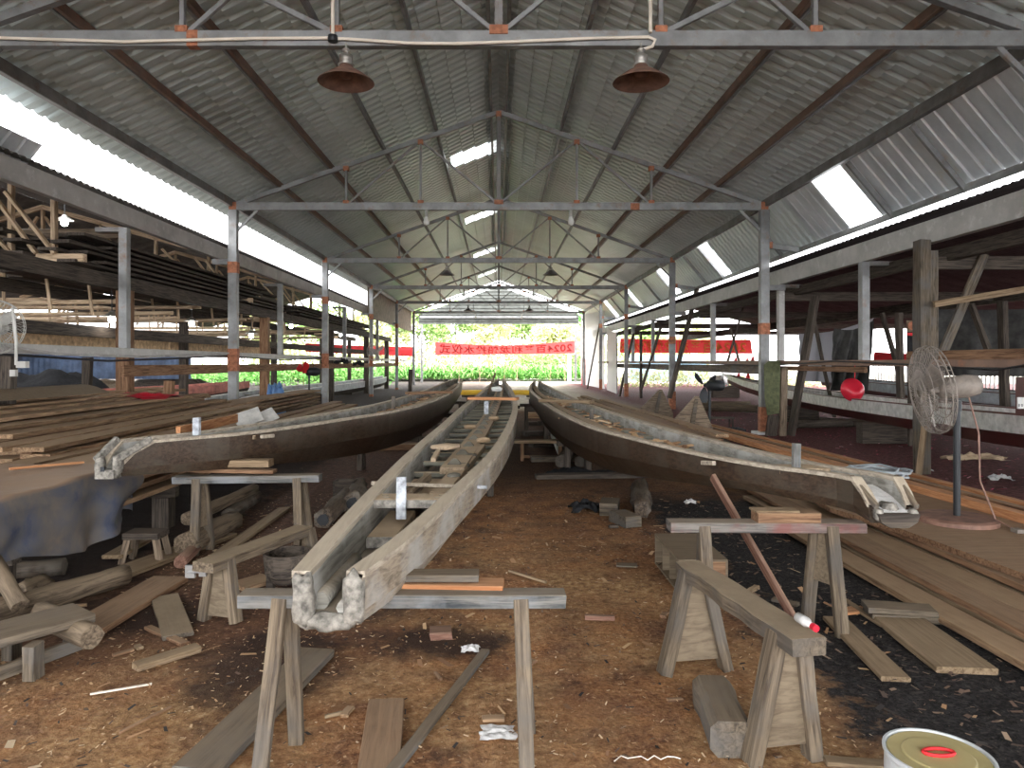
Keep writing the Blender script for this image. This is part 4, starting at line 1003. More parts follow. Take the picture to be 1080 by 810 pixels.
T1('batten', P(10, 497, 5.6)+Vector((0, 0, .02)), P(88, 490, 6.0)+Vector((0, 0, .02)), .035, .02, 'wood_orange', 'fresh orange batten lying on the tarpaulin top', 'batten')
T1('plank', P(28, 478, 6.8), P(100, 470, 7.6), .12, .03, 'wood_brown', 'short brown plank on the low stack behind the orange batten', 'plank')
T1('plank', P(188, 455, 7.6), P(249, 441, 9.4), .05, .11, 'wood_orange', 'orange plank on edge behind the upright post of the left boat', 'plank')
mk_c = MB(); 
pts = []
for i in range(9):
    a = i/8; pts.append([(-6.9+.9*a, 7.4+3.6*b/6, 1.13+.13*math.sin(a*math.pi)) for b in range(7)])
mk_c.rings(pts, False, False); tag(mk('curved_sheet', mk_c, 'ply', None, (-6.4, 9, 1.13)), 'curled thin brown sheet lying on top of the high left stack', 'sheet')
# second stack further back on the left
for l in range(5):
    for c in range(2):
        T1('plank', (-5.35-c*.3, 14.6+random.uniform(-.2, .3), .42+l*.085), (-5.4-c*.3, 21, .42+l*.085), .28, .05, 'wood_pale' if l % 2 else 'wood_pile', 'plank of the squared pile beyond the high stack, %s layer up, %s column' % (ORD[l], ('aisle', 'inner')[c]), 'plank', group='planks in the squared far left pile')
for k, y in enumerate((15.2, 19.8)):
    T1('bearer', (-5.1, y, .2), (-5.8, y, .2), .38, .39, 'wood_dark', '%s thick bearer under the squared far left pile' % ORD[k], 'bearer')
for c in range(6):
    T1('plank', (-3.15-c*.3, 11.6+random.uniform(-.5, 1), .30+.03*c), (-3.1-c*.27, 19+random.uniform(-1, 1), .36+.03*c), .26, .05, 'wood_brown' if c % 2 else 'wood_pile', 'loose plank behind the left boat, %s from the hull' % ORD[c], 'plank', group='loose planks behind the left boat', seg=5, rag=.006, warp=.03)
for k, y in enumerate((12.6, 17.4)):
    T1('bearer', (-2.9, y, .13), (-4.8, y, .19), .2, .25, 'wood_dark', '%s bearer under the loose planks behind the left boat' % ORD[k], 'bearer')
for i, (px, py, Y, w_, h_, tl_) in enumerate(((262, 441, 10.4, .30, .24, .4), (281, 440, 10.6, .2, .22, -.3))):
    c = P(px, py, Y); t = T1('slate_board', c+Vector((-w_/2, -.1, -.05)), c+Vector((w_/2, .1, .06)), h_, .03, 'concrete', '%s broken grey slab leaning behind the left boat' % ('large', 'small')[i], 'slab', up=(0, -1, .4))
# planks, logs and stools on the floor, left
def gplank(label, a, b, w, t, mat, name='plank', cat='plank', z=0.0, **k):
    p0, p1 = G(*a, z), G(*b, z); p0.z += t/2+.004; p1.z += t/2+.004
    k.setdefault('seg', 5); k.setdefault('rag', .005)
    return T1(name, p0, p1, w, t, mat, label, cat, **k)
gplank('wide dark plank at the bottom edge beside the near trestle leg', (205, 822), (335, 692), .19, .04, 'wood_grey')
gplank('short warped brown board standing out of the sawdust at the bottom edge', (398, 830), (408, 742), .165, .02, 'wood_brown')
gplank('long narrow batten on the sawdust, left of the clear film', (412, 820), (512, 690), .05, .025, 'wood_grey', 'batten', 'batten')
gplank('short dusty plank lying flat left of the boarded bench', (188, 674), (174, 632), .17, .025, 'wood_bench')
gplank('small bright-edged offcut below the short dusty plank', (142, 708), (209, 687), .08, .035, 'wood_pale', 'offcut', 'offcut')
gplank('broad dark plank on the floor beyond the short cut log', (82, 672), (180, 614), .26, .04, 'wood_brown')
gplank('long curving plank under the tarpaulin edge', (40, 640), (238, 566), .24, .035, 'wood_pale')
gplank('plank with pale end lying below the stool in the dark', (118, 590), (160, 566), .16, .03, 'wood_pale', z=.05)
gplank('thin bent lath beside the small bright-edged offcut', (156, 664), (196, 682), .05, .02, 'wood_brown', 'lath', 'lath')
gplank('thin yellow-green reed lying on the sawdust', (95, 734), (160, 723), .012, .008, 'pvc', 'reed', 'reed')
gplank('thin stick on the sawdust at the lower left', (126, 775), (180, 748), .014, .012, 'wood_brown', 'stick', 'stick')
gplank('thin pale lath between the big log and the short log', (58, 651), (82, 643), .03, .02, 'wood_pale', 'lath', 'lath')
log('log', P(-40, 668, 3.95)+Vector((0, 0, .06)), P(132, 606, 4.95), .078, .07, 'log', 'long barked grey log lying across the lower left corner', seg=10, wob=.3)
log('log', P(45, 648, 4.1), P(97, 672, 3.75), .075, .06, 'log', 'short cut log with a brown end face beside the low stool', seg=5, wob=.2)
log('log', P(20, 630, 4.55), P(48, 618, 4.75), .085, .08, 'log', 'short grey log stub behind the long log', seg=4, wob=.4)
log('log', P(-20, 605, 5.2), P(68, 597, 5.3), .07, .06, 'bark', 'dark log in the shade under the tarpaulin', seg=5, wob=.3)
log('log', P(-8, 590, 4.3), P(22, 640, 4.1), .045, .05, 'log', 'split stake leaning at the left edge', seg=4, wob=.3)
log('log', G(195, 588)+Vector((0, 0, .10)), G(246, 560)+Vector((0, 0, .10)), .10, .09, 'log', 'thick log with a round sawn end behind the left trestle leg', seg=6)
log('log', G(200, 578)+Vector((-.02, 0, .25)), G(258, 540)+Vector((.1, 0, .25)), .06, .055, 'log', 'thinner log lying above the thick round-ended log', seg=5)
log('log', G(232, 560)+Vector((0, .2, .10)), G(262, 535)+Vector((.1, 0, .12)), .07, .06, 'bark', 'third dark log stacked behind the left trestle', seg=5)
log('log', G(190, 600)+Vector((0, 0, .05)), G(196, 590)+Vector((0, .2, .05)), .05, .05, 'stick_red', 'small reddish log stub at the foot of the left trestle', seg=3)
gplank('long sloping board behind the left trestle', (228, 590), (300, 538), .12, .03, 'wood_pale')
t = thing('stool', 'small dark stool in the void under the left lumber', 'stool', G(154, 597))
c = G(154, 592); sx_ = .14
bar('seat', c+Vector((-sx_, 0, .22)), c+Vector((sx_, 0, .22)), .2, .05, 'wood_dark', t)
for s in (-1, 1):
    for q in (-.07, .07): bar('leg', c+Vector((s*sx_*1.1, q*1.2, 0)), c+Vector((s*sx_*.8, q, .2)), .04, .05, 'wood_shed', t)
t = thing('low_stool', 'low grey work stool at the left edge with a slanted top board', 'stool', G(20, 730))
c = G(15, 715)
bar('seat', (c.x-.35, 3.35, .20), (c.x+.13, 3.98, .20), .30, .045, 'wood_grey', t, seg=4, rag=.008)
for dx, y in ((-.12, 3.45), (.10, 3.60), (-.18, 3.85), (.07, 3.98)): bar('leg', (c.x+dx, y, 0), (c.x+dx, y, .175), .06, .09, 'wood_grey', t, up=(0, 1, 0), seg=2, rag=.005)
bar('stretcher', (c.x-.10, 3.4, .05), (c.x+.16, 3.95, .05), .03, .07, 'wood_grey', t)
t = thing('clamp', 'small steel screw clamp beside the end of the dusty bench', 'clamp', G(207, 610))
mk('clamp_bar', MB().tube([P(198, 603, 4.35), P(222, 602, 4.3)], .012, 8), 'steel', t); mk('clamp_jaw', MB().box(P(198, 607, 4.35)-Vector((.012, .012, .012)), P(204, 598, 4.35)+Vector((.012, .012, .012))), 'steel_dark', t); mk('clamp_jaw', MB().box(P(212, 606, 4.3)-Vector((.01, .01, .01)), P(216, 599, 4.3)+Vector((.01, .01, .01))), 'steel_dark', t)
# between left and middle boats
log('bark_log', G(341, 558)+Vector((0, 0, .09)), G(368, 530)+Vector((0, 0, .09)), .095, .09, 'bark', 'shaggy dark bark log with a hollow end, the nearer of two', seg=6, wob=.5)
log('bark_log', G(372, 542)+Vector((0, 0, .11)), G(380, 520)+Vector((0, 0, .11)), .11, .09, 'bark', 'shaggy dark bark log beside the square box, farther of two', seg=6, wob=.5)
t = thing('square_box', 'dark open square box standing behind the bark logs', 'box', G(364, 528)); c = G(364, 526)
for a, b in (((-.12, -.1, 0), (-.10, .1, .22)), ((.10, -.1, 0), (.12, .1, .22)), ((-.0999, -.1, 0), (.0999, -.08, .22)), ((-.0999, .08, 0), (.0999, .1, .22))): mk('box_side', MB().box(c+Vector(a), c+Vector(b)), 'wood_dark', t)
# behind bench C: round tub
t = thing('wooden_tub', 'dark wooden tub on legs behind the dusty bench', 'tub', G(305, 625)); c = G(303, 622)
mk('tub_shell', MB().lathe([(.10, .06), (.15, .12), (.165, .27), (.15, .27), (.14, .14), (0, .09)], 20, c), 'wood_dark', t); mk('tub_foot', MB().box(c+Vector((-.14, -.03, 0)), c+Vector((-.09, .03, .2))), 'wood_dark', t); mk('tub_foot', MB().box(c+Vector((.09, -.03, 0)), c+Vector((.14, .03, .2))), 'wood_dark', t)
gplank('chip-covered board under the dusty bench', (250, 622), (284, 612), .2, .03, 'wood_pile', 'board', 'board')

# ------------------------------------------------------------------ middle floor
def block(label, c, sx, sy, sz, ang, mat, name='timber_block', cat='block'):
    d = Vector((math.cos(ang), math.sin(ang), 0))*sx/2; c = Vector(c); c.z += sz/2+.002
    return T1(name, c-d, c+d, sy, sz, mat, label, cat, seg=3, rag=.006, ch=.008)
block('reddish brick-sized wood block alone on the sawdust', G(465, 672), .125, .125, .045, .1, 'stick_red')
block('grey timber block lying across the other beside the black cloth', G(643, 541), .19, .36, .13, 1.35-1.57, 'wood_grey')
block('lower grey timber block pointing to the bark stump', G(659, 553), .17, .34, .11, 1.9-1.57, 'wood_grey')
block('small flat grey offcut in front of the timber blocks', G(661, 597), .16, .09, .012, -.1, 'wood_grey', 'offcut', 'offcut')
block('tiny grey offcut at the foot of the timber blocks', G(647, 557), .09, .05, .03, .1, 'wood_dark', 'offcut', 'offcut')
log('bark_stump', G(678, 548)+Vector((0, 0, .09)), G(674, 526)+Vector((0, 0, .13)), .085, .11, 'bark', 'pale shaggy bark stump with a dark hollow end by the right boat', seg=6, wob=.6)
def heap(name, c, s, mat, label, cat, seed=0, n=30):
    c = Vector(c); c.z = 0; vs = []
    for j in range(n):
        for i in range(n):
            u, v = i/(n-1)*2-1, j/(n-1)*2-1; r_ = max(0, 1-u**4-v**4)
            vs.append((c.x+u*s[0], c.y+v*s[1], s[2]*r_**.35*(1+.28*noise.noise(Vector((u*2+seed, v*2, 1)))+.12*noise.noise(Vector((u*7, v*7, seed))))))
    return tag(mk(name, MB().add(vs, [(j*n+i, j*n+i+1, (j+1)*n+i+1, (j+1)*n+i) for j in range(n-1) for i in range(n-1)]), mat, None, c, True), label, cat)
def hollow(parent_label, c, r_):
    o = [x for x in COL.objects if x.get('label') == parent_label][0]
    mb = MB(); n = 16; rnd = random.Random(4); ring = [(c[0]+r_*(.8+.3*rnd.random())*math.cos(2*math.pi*i/n), c[1], c[2]+r_*(.8+.3*rnd.random())*math.sin(2*math.pi*i/n)) for i in range(n)]
    mb.rings([[(x, y-.012, z) for x, y, z in ring], [(x, y+.03, z) for x, y, z in ring]]); mk('hollow_shade_disc', mb, 'black_iron', o)  # black disc standing for the shade inside the hollow log
hollow('shaggy dark bark log with a hollow end, the nearer of two', G(341, 558)+Vector((0, 0, .09)), .06)
hollow('shaggy dark bark log beside the square box, farther of two', G(372, 542)+Vector((0, 0, .11)), .07)
def rag(name, c, s, mat, label, cat, seed=0, n=22):
    c = Vector(c); vs = []
    for j in range(n):
        for i in range(n):
            u, v = i/(n-1)*2-1, j/(n-1)*2-1; r_ = max(0, 1-(u*u+v*v)*.8); 
            nz = noise.noise(Vector((u*2.6+seed, v*2.6, seed))); n2 = noise.noise(Vector((u*6+seed, v*6, 4)))
            k = 1+.35*noise.noise(Vector((math.atan2(v, u)*1.2+seed, 2, 0)))
            vs.append((c.x+u*s[0]*k, c.y+v*s[1]*k, c.z+.006+s[2]*(math.sqrt(r_)*(.6+.6*nz)+.25*n2*r_+.05*max(0, nz))))
    fs = [(j*n+i, j*n+i+1, (j+1)*n+i+1, (j+1)*n+i) for j in range(n-1) for i in range(n-1)]
    return tag(mk(name, MB().add(vs, fs), mat, None, c, True), label, cat)
rag('black_cloth', G(617, 538), (.16, .16, .13), 'blackcloth', 'crumpled black cloth left of the grey timber blocks', 'cloth', 1)
rag('black_cloth', G(602, 500), (.33, .22, .10), 'blackcloth', 'larger black cloth heap under the edge of the right boat', 'cloth', 5)
rag('black_cloth', G(640, 500), (.30, .14, .06), 'blackcloth', 'flat black rag beside the larger cloth heap', 'cloth', 8)
rag('clear_film', G(525, 774), (.075, .06, .015), 'plasticfilm', 'crumpled clear plastic film near the bottom middle', 'film', 2)
rag('paper_scrap', G(496, 686), (.05, .04, .03), 'plasticfilm', 'crumpled pale scrap at the top of the long batten', 'scrap', 4)
rag('plastic_bag', G(1054, 506), (.16, .1, .09), 'plasticfilm', 'white crumpled bag on the red litter at the right', 'bag', 3)
rag('paper_scrap', G(728, 531), (.07, .05, .05), 'plasticfilm', 'white scrap on the black ash under the right boat', 'scrap', 6)
rag('paper_scrap', G(980, 497), (.06, .05, .04), 'plasticfilm', 'small white scrap behind the foot of the double column', 'scrap', 9)
gplank('dark purple tube lying on the sawdust', (617, 654), (648, 655), .035, .03, 'stick_red', 'tube', 'tube')
gplank('thin pale stick lying right of the near trestle', (537, 604), (576, 616), .02, .018, 'wood_pale', 'stick', 'stick')
for i, (px, py, a) in enumerate(((352, 756, .5), (366, 753, 1.4), (300, 680, .2), (462, 715, 2.0), (84, 640, .4), (130, 690, .9), (146, 684, 2.4), (560, 700, 1), (520, 760, .1), (712, 740, .1), (700, 650, 1.2))):
    block('loose wood chip, %s of eleven scattered chips' % ORD[i], G(px, py), random.uniform(.05, .11), random.uniform(.02, .05), .015, a, random.choice(['wood_pale', 'wood_brown', 'wood_pile']), 'wood_chip', 'wood chip')
pk_ = [G(648+i*7, 806-6*abs(math.sin(i*1.3))) for i in range(11)]
for p in pk_: p.z = .012
tag(mk('string', MB().tube(pk_, .0025, 5), 'pvc'), 'pale pink string lying at the bottom edge left of the sawn log', 'string')
t = T1('sawn_log', G(750, 746)+Vector((0, 0, .075)), G(772, 800)+Vector((0, 0, .075)), .17, .15, 'wood_grey', 'squared grey sawn log under the near legs of the rough bench', 'log', seg=5, rag=.015, ch=.03)
mk('log_end', MB().box((-.002, -.06, -.05), (-.001, .06, .05)), 'wood_dark') if False else None
# low bench and clutter in the middle distance
t = thing('low_rail_bench', 'low narrow bench across the aisle behind the middle boat', 'bench', (.85, 11.6, 0))
bar('seat', (.22, 11.6, .31), (1.16, 11.6, .31), .22, .05, 'wood_pale', t)
for x in (.38, 1.0):
    for y in (11.52, 11.68): bar('leg', (x, y, 0), (x, y, .285), .05, .05, 'wood_brown', t, up=(0, 1, 0))
bar('stretcher', (.38, 11.6, .06), (1.0, 11.6, .06), .04, .04, 'wood_brown', t)
for i, (a, b, w, tt, m) in enumerate((((565, 505), (700, 503), .2, .06, 'wood_dark'), ((560, 487), (625, 486), .2, .08, 'wood_grey'), ((552, 460), (592, 459), .25, .1, 'wood_dark'), ((556, 449), (600, 448), .3, .1, 'wood_dark'), ((556, 441), (590, 441), .3, .15, 'wood_pile'), ((556, 434), (585, 434), .3, .2, 'wood_dark'),
                                       ((560, 472), (592, 470), .22, .08, 'wood_dark'), ((395, 475), (440, 474), .2, .1, 'wood_brown'), ((430, 452), (470, 452), .3, .12, 'wood_dark'), ((452, 440), (482, 440), .3, .14, 'wood_dark'), ((558, 428), (580, 428), .4, .25, 'wood_dark'))):
    gplank('dark sleeper lying across the aisle floor, %s in the row counted away' % ORD[i], a, b, w, tt, m, 'sleeper', 'timber')
t = thing('metal_drum', 'dented shiny metal cylinder lying under the right boat', 'cylinder', G(592, 482)); 
mk('drum_shell', MB().tube([G(596, 484)+Vector((0, 0, .14)), G(588, 466)+Vector((0, 0, .14))], .14, 20), 'steel', t, smooth=False)
mk('drum_mouth', MB().tube([G(596, 484)+Vector((.003, -.008, .14)), G(596, 484)+Vector((0, .02, .14))], .12, 20), 'black_iron', t)
log('log', G(592, 494)+Vector((0, 0, .1)), G(606, 480)+Vector((0, 0, .16)), .10, .09, 'bark', 'rough log stub behind the larger black cloth', seg=4, wob=.4)
log('log', G(612, 494)+Vector((0, 0, .1)), G(616, 482)+Vector((0, 0, .12)), .09, .08, 'bark', 'second rough log stub against the right hull', seg=4, wob=.4)
tag(mk('yellow_pole', MB().tube([(-1.35, 23, .62), (1.25, 23, .62)], .085, 10), 'yellow'), 'long yellow pole lying across the far ends of the boats', 'pole')
for s, x in (('left', -1.0), ('right', 1.1)):
    t = thing('pole_stand', 'dark small stand holding the %s end of the yellow pole' % s, 'stand', (x, 23, 0))
    bar('stand_post', (x, 23, 0), (x, 23, .48), .1, .1, 'wood_dark', t, up=(0, 1, 0)); bar('stand_top', (x-.2, 23, .5), (x+.2, 23, .5), .15, .06, 'wood_dark', t)
T1('stake', P(515, 415, 15.5), P(522, 394, 18), .04, .05, 'wood_pale', 'thin pale stake standing up from the far end of the middle boat', 'stake')

# ------------------------------------------------------------------ right: lumber, boards, bench debris
for c in range(9):
    x = 2.80+c*.22; nl = 1 if c == 0 else 2 if c < 3 else 3
    for l in range(nl):
        z = .045+l*.055
        w_ = .22 if c else .2
        y0 = 2.3+random.uniform(-.2, .4)+(l*.15); y1 = random.uniform(7.2, 9.5)
        T1('board', (x+random.uniform(-.02, .02), y0, z), (x+random.uniform(-.12, .02), y1, z), w_, .045, ['wood_pile', 'wood_pale', 'wood_brown'][(c+l) % 3], 'long board of the right floor pile, %s row in, %s layer up' % (ORD[c], ORD[l]), 'board', group='long boards of the right floor pile', seg=9, warp=.02, rag=.006)
for k, y in enumerate((3.0, 5.2, 7.0)):
    T1('sleeper', (2.72, y, .01), (4.8, y, .01), .06, .02, 'wood_dark', '%s thin bearer under the right floor pile' % ORD[k], 'bearer')
mb = MB(); out = [(3.22, 7.5), (3.12, 6.7), (3.30, 5.9), (3.36, 5.2), (3.42, 4.4), (3.5, 3.7), (4.9, 3.5), (4.9, 5), (4.95, 6.5), (4.7, 7.6), (4.0, 7.7)]
mb.rings([[(x, y, .185) for x, y in out], [(x, y, .23) for x, y in out]]); tag(mk('slab', mb, 'wood_brown', None, (4, 5, .18)), 'broad irregular wooden slab on the right pile carrying the fan', 'slab')
for c in range(5):
    x = 4.15+c*.1; T1('board', (x+.38, 5.0-.1*c, .27+.0*c), (x, 15.3+.2*c, .22), .085, .05 if c % 2 else .09, 'wood_orange' if c != 2 else 'wood_brown', 'fresh orange narrow board beyond the right boat, %s from the hull' % ORD[c], 'board', group='fresh orange narrow boards', seg=8, warp=.02)
for k, y in enumerate((9.6, 12.2, 14.6)):
    T1('bearer', (3.9, y, .09), (5.0, y, .09), .12, .17, 'wood_dark', '%s bearer under the orange boards' % ORD[k], 'bearer')
for c in range(6):
    for l in range(3 if c in (2, 3) else 2):
        T1('board', (2.15+c*.25+random.uniform(-.05, .05), 10.8+random.uniform(-1.2, 1.2), .36+l*.075+.02*(c % 3)), (1.85+c*.25+random.uniform(-.08, .08), 21.5+random.uniform(-1.5, 1), .40+l*.075+.02*(c % 2)), .2, .05, ['wood_pile', 'wood_brown'][(c+l) % 2], 'brown plank heaped behind the right boat, %s row out, %s layer up' % (ORD[c], ORD[l]), 'plank', group='brown planks heaped behind the right boat', seg=6, warp=.04, rag=.01)
for k, y in enumerate((11.6, 15.5, 19.5)):
    T1('bearer', (1.75, y, .16), (3.75, y, .16), .2, .31, 'wood_dark', '%s bearer under the brown heap behind the right boat' % ORD[k], 'bearer')
for i, (x, y, h) in enumerate(((3.72, 13.5, .95), (4.05, 18, .9))):
    t = thing('pointed_board', '%s dark pointed boat end board standing behind the right boat' % ('larger', 'smaller')[i], 'board', (x, y, 0))
    mk('board_face', MB().rings([[(x-.45, y-.1, 0), (x+.35, y-.1, 0), (x+.38, y+.05, .3), (x+.12, y+.15, h), (x+.05, y+.15, h), (x-.45, y, .45)], [(x-.45, y-.06, 0), (x+.35, y-.06, 0), (x+.38, y+.09, .3), (x+.12, y+.19, h), (x+.05, y+.19, h), (x-.45, y+.04, .45)]]), 'wood_shed', t)
    mk('board_rib', MB().rings([[(x-.2, y-.16, 0), (x-.1, y-.16, 0), (x+.1, y+.10, h*.95), (x+.04, y+.10, h*.95)], [(x-.2, y-.10, 0), (x-.1, y-.10, 0), (x+.1, y+.15, h*.95), (x+.04, y+.15, h*.95)]]), 'wood_grey', t)
gplank('narrow plank on the black ash beside the red-marked trestle', (880, 655), (945, 720), .14, .025, 'wood_pale')
gplank('wide pale plank with a curved edge on the black ash', (945, 655), (1020, 712), .30, .035, 'wood_pale')
gplank('stacked grey offcut plank near the lumber pile, upper one', (912, 643), (985, 648), .16, .035, 'wood_grey', z=.06)
gplank('stacked grey offcut plank near the lumber pile, lower one', (915, 652), (990, 655), .16, .045, 'wood_grey')
gplank('thin splintered lath between the two ash planks', (888, 634), (932, 662), .05, .02, 'wood_pale', 'lath', 'lath')
gplank('short lath sticking out behind the rough bench', (798, 622), (783, 631), .04, .03, 'wood_pale', 'lath', 'lath')
gplank('thin lath on the ash behind the leaning batten', (815, 634), (842, 640), .06, .02, 'wood_grey', 'lath', 'lath')
gplank('plank at the bottom edge in front of the rough bench', (870, 806), (945, 812), .06, .02, 'wood_pale')
block('orange sawdust-covered offcut behind the red-marked trestle foot', G(898, 646), .2, .1, .02, .2, 'wood_orange', 'offcut', 'offcut')
cc = (1.46, 2.36, 0)
t = thing('paint_can', 'large metal paint can with a yellow lid and red handle at the bottom edge', 'can', cc)
mk('can_body', MB().lathe([(0, 0), (.16, 0), (.165, .01), (.160, .02), (.160, .28), (.166, .29), (.166, .302), (.158, .302), (.156, .292), (0, .292)], 36, cc), 'silver', t)
ld = mk('can_lid', MB().lathe([(.154, .2925), (.150, .298), (.11, .296), (.105, .300), (0, .300)], 32, cc), 'yellow_tub', t)
mk('lid_handle', MB().tube([(1.46+.05*math.cos(x), 2.36+.022*math.sin(x), .306) for x in [2*math.pi*i/20 for i in range(21)]], .006, 6), 'red', ld)
t = thing('bottle', 'small clear bottle with a red cap lying on the rough bench end', 'bottle', P(850, 668, 2.78))
a, b = P(842, 662, 2.86), P(857, 669, 2.76); a.z = b.z = .575
mk('bottle_body', MB().tube([a, a.lerp(b, .6), a.lerp(b, .8), b], [.02, .02, .012, .011], 12), 'plasticfilm', t, smooth=True)
mk('bottle_cap', MB().tube([b, b+(b-a).normalized()*.025], .014, 12), 'red_plastic', t)
# coil of rope, yellow rag, on the orange boards behind the nose
pts = []
for i in range(110):
    a = i*.45; r_ = .20+.05*math.sin(i*.7); pts.append((4.25+r_*1.6*math.cos(a)*.9, 8.0+r_*1.3*math.sin(a), .34+.0006*i+.012*math.sin(i*1.9)))
tag(mk('rope_coil', MB().tube(pts, .012, 5), 'bluegrey'), 'loose coil of grey-blue rope on the boards behind the right nose', 'rope')
rag('yellow_rag', G(968, 513, .2)+Vector((0, .6, .04)), (.13, .08, .05), 'yellow', 'small yellow rag beside the rope coil', 'rag', 12)
rag('yellow_rag', G(1030, 485), (.5, .12, .12), 'wood_cream', 'long yellowish bundle on the red litter under the silver boat', 'bundle', 14)

# fans
def fan(label, base, ztop, hub, axis, R, cagemat, motmat, polemat, base_r=0, blades='dirtgrey', cage=True):
    base, hub, ax = Vector(base), Vector(hub), Vector(axis).normalized(); t = thing('pole_fan', label, 'fan', base)
    if base_r: mk('base_disc', MB().lathe([(0, 0), (base_r, 0), (base_r, .035), (base_r*.9, .05), (0, .055)], 36, base), 'rust', t)
    if ztop: mk('pole', MB().tube([base+Vector((0, 0, .02)), (base.x, base.y, ztop)], .028, 12), polemat, t); mk('pole_clamp', MB().tube([(base.x, base.y, ztop-.07), (base.x, base.y, ztop+.02)], .036, 12), 'black_iron', t)
    r0 = R*.25
    mk('motor', MB().tube([hub-ax*R*.12, hub-ax*R*.2, hub-ax*R*.7, hub-ax*R*.95, hub-ax*R*1.02], [r0*.6, r0*.95, r0*1.05, r0*.85, r0*.4], 20), motmat, t, smooth=True)
    if ztop: mk('neck', MB().tube([(base.x, base.y, ztop), hub-ax*R*.45-Vector((0, 0, r0*.8))], .02, 8), 'black_iron', t)
    a = ax.cross(Vector((0, 0, 1))).normalized(); b = a.cross(ax)
    if cage:
        mb = MB()
        for (rr, off) in ((R, 0), (R*.97, R*.12), (R*.97, -R*.1), (R*.65, R*.22), (R*.65, -R*.16), (R*.3, R*.26), (R*.15, R*.28)):
            mb.tube([hub+ax*off+(a*math.cos(x)+b*math.sin(x))*rr for x in [2*math.pi*i/36 for i in range(37)]], .0045, 5)
        for i in range(44):
            x = 2*math.pi*i/44; d = a*math.cos(x)+b*math.sin(x); e = a*math.cos(x+.25)+b*math.sin(x+.25)
            mb.tube([hub+ax*R*.28+d*R*.15, hub+ax*R*.22+e*R*.65, hub+ax*R*.12+e*R*.97, hub+e*R, hub-ax*R*.1+e*R*.97, hub-ax*R*.16+d*R*.65, hub-ax*R*.2+d*R*.2], .0022, 4)
        mk('cage', mb, cagemat, t)
    for k in range(3):
        th = 2*math.pi*k/3+.4; mb = MB(); rows = []
        for i in range(7):
            q = i/6; rr = R*(.1+.72*q); wd = R*(.10+.28*math.sin(q*2.4)); d = a*math.cos(th)+b*math.sin(th); s_ = -a*math.sin(th)+b*math.cos(th)
            rows.append([hub+d*rr-s_*wd*.5+ax*wd*.25+ax*.03, hub+d*rr+s_*wd*.5-ax*wd*.25+ax*.03, hub+d*rr+s_*wd*.5-ax*wd*.25+ax*.034, hub+d*rr-s_*wd*.5+ax*wd*.25+ax*.034])
        mk('blade', MB().rings(rows), blades, t)
    mk('hub_cap', MB().tube([hub-ax*R*.12, hub+ax*R*.06], R*.1, 14), blades, t)
    return t
fh = P(983, 411, 6.1)
ft = fan('big dusty caged pole fan on the slab at the right', (3.93, 6.1, .232), 1.25, fh, (-.98, .17, -.12), .38, 'dirtgrey', 'dirtgrey', 'black_iron', .31)
mc = mk('mains_cord', MB().tube([(4.0, 6.05, 1.3), (4.07, 6.03, 1.0), (4.06, 6.0, .6), (4.12, 5.9, .3), (4.16, 5.72, .25)], .007, 6), 'rust', ft); mk('mains_plug', MB().box((4.13, 5.66, .235), (4.19, 5.74, .265)), 'dirtgrey', mc)
fan('small black pole fan behind the right boat with the motor turned away', (4.15, 14.0, 0), 1.05, (4.05, 13.9, 1.15), (-.5, .8, 0), .42, 'black_iron', 'black_iron', 'black_iron', .3, 'black_iron', cage=False)
fan('red-bladed pole fan in the left shed behind the boat', (-5.6, 21.0, .0), 1.2, (-5.75, 21.0, 1.32), (-.75, -.6, 0), .5, 'black_iron', 'black_iron', 'black_iron', .3, 'red', cage=False)
fan('white round wall fan cut by the left edge of the photo', (-6.1, 8.3, 1.8), 0, P(-6, 345, 8.6), (.35, -1, 0), .33, 'concrete', 'concrete', 'white', 0, 'concrete')
fan('small white round fan clamped to the fourth left post', (-5.7, 33, 2), 0, P(397, 371, 32.6), (.5, -1, 0), .45, 'concrete', 'concrete', 'white', 0, 'concrete')
t = thing('switch_box', 'white switch box with a grey cable hanging under the left rail', 'switch box', P(28, 385, 8.4))
mk('cable_drop', MB().tube([P(13, 325, 8.4), P(15, 340, 8.4), P(17, 360, 8.4), P(17, 385, 8.4)], .018, 8), 'fascia', t); mk('box_body', MB().box(P(21, 388, 8.45), P(27, 381, 8.38)), 'fascia', t); mk('plug', MB().box(P(13, 397, 8.45), P(16, 390, 8.40)), 'fascia', t)
for i, (px, py, Y) in enumerate(((378, 386, 31), (360, 384, 27.6))):
    rag('black_bundle', P(px, py, Y), (.25, .2, .3), 'blackcloth', '%s black bundle hanging on the left rail' % ORD[i], 'bundle', 20+i)

# ------------------------------------------------------------------ boats and litter in the side sheds
SB = [(19.5, -8.3, -7.5, .50, .25), (21, -8.5, -7.25, .6, .15), (27, -8.6, -7.1, .62, .1), (34, -8.2, -6.9, .62, .1), (41, -7.6, -6.7, .66, .15), (44, -7.2, -6.8, .75, .3)]
boat('pale grey long boat lying low behind the left posts', SB, ('bluegrey', 'wood_dark', 'white', 'bluegrey'), None, (21, 42, 1.4), 'boats stored in the side sheds', T=.06, full=False, spine=False)
SB = [(12.0, -13.5, -12.9, .80, .5), (13.5, -13.5, -12.2, .84, .3), (18, -12.2, -10.8, .82, .25), (23, -10.6, -9.4, .84, .3), (26, -9.6, -9.1, .9, .5)]
boat('pink primed boat lying deep inside the left shed', SB, ('pink', 'wood_dark', 'pink', 'pink'), None, (13.5, 25, 1.2), 'boats stored in the side sheds', T=.06, full=False, spine=False)
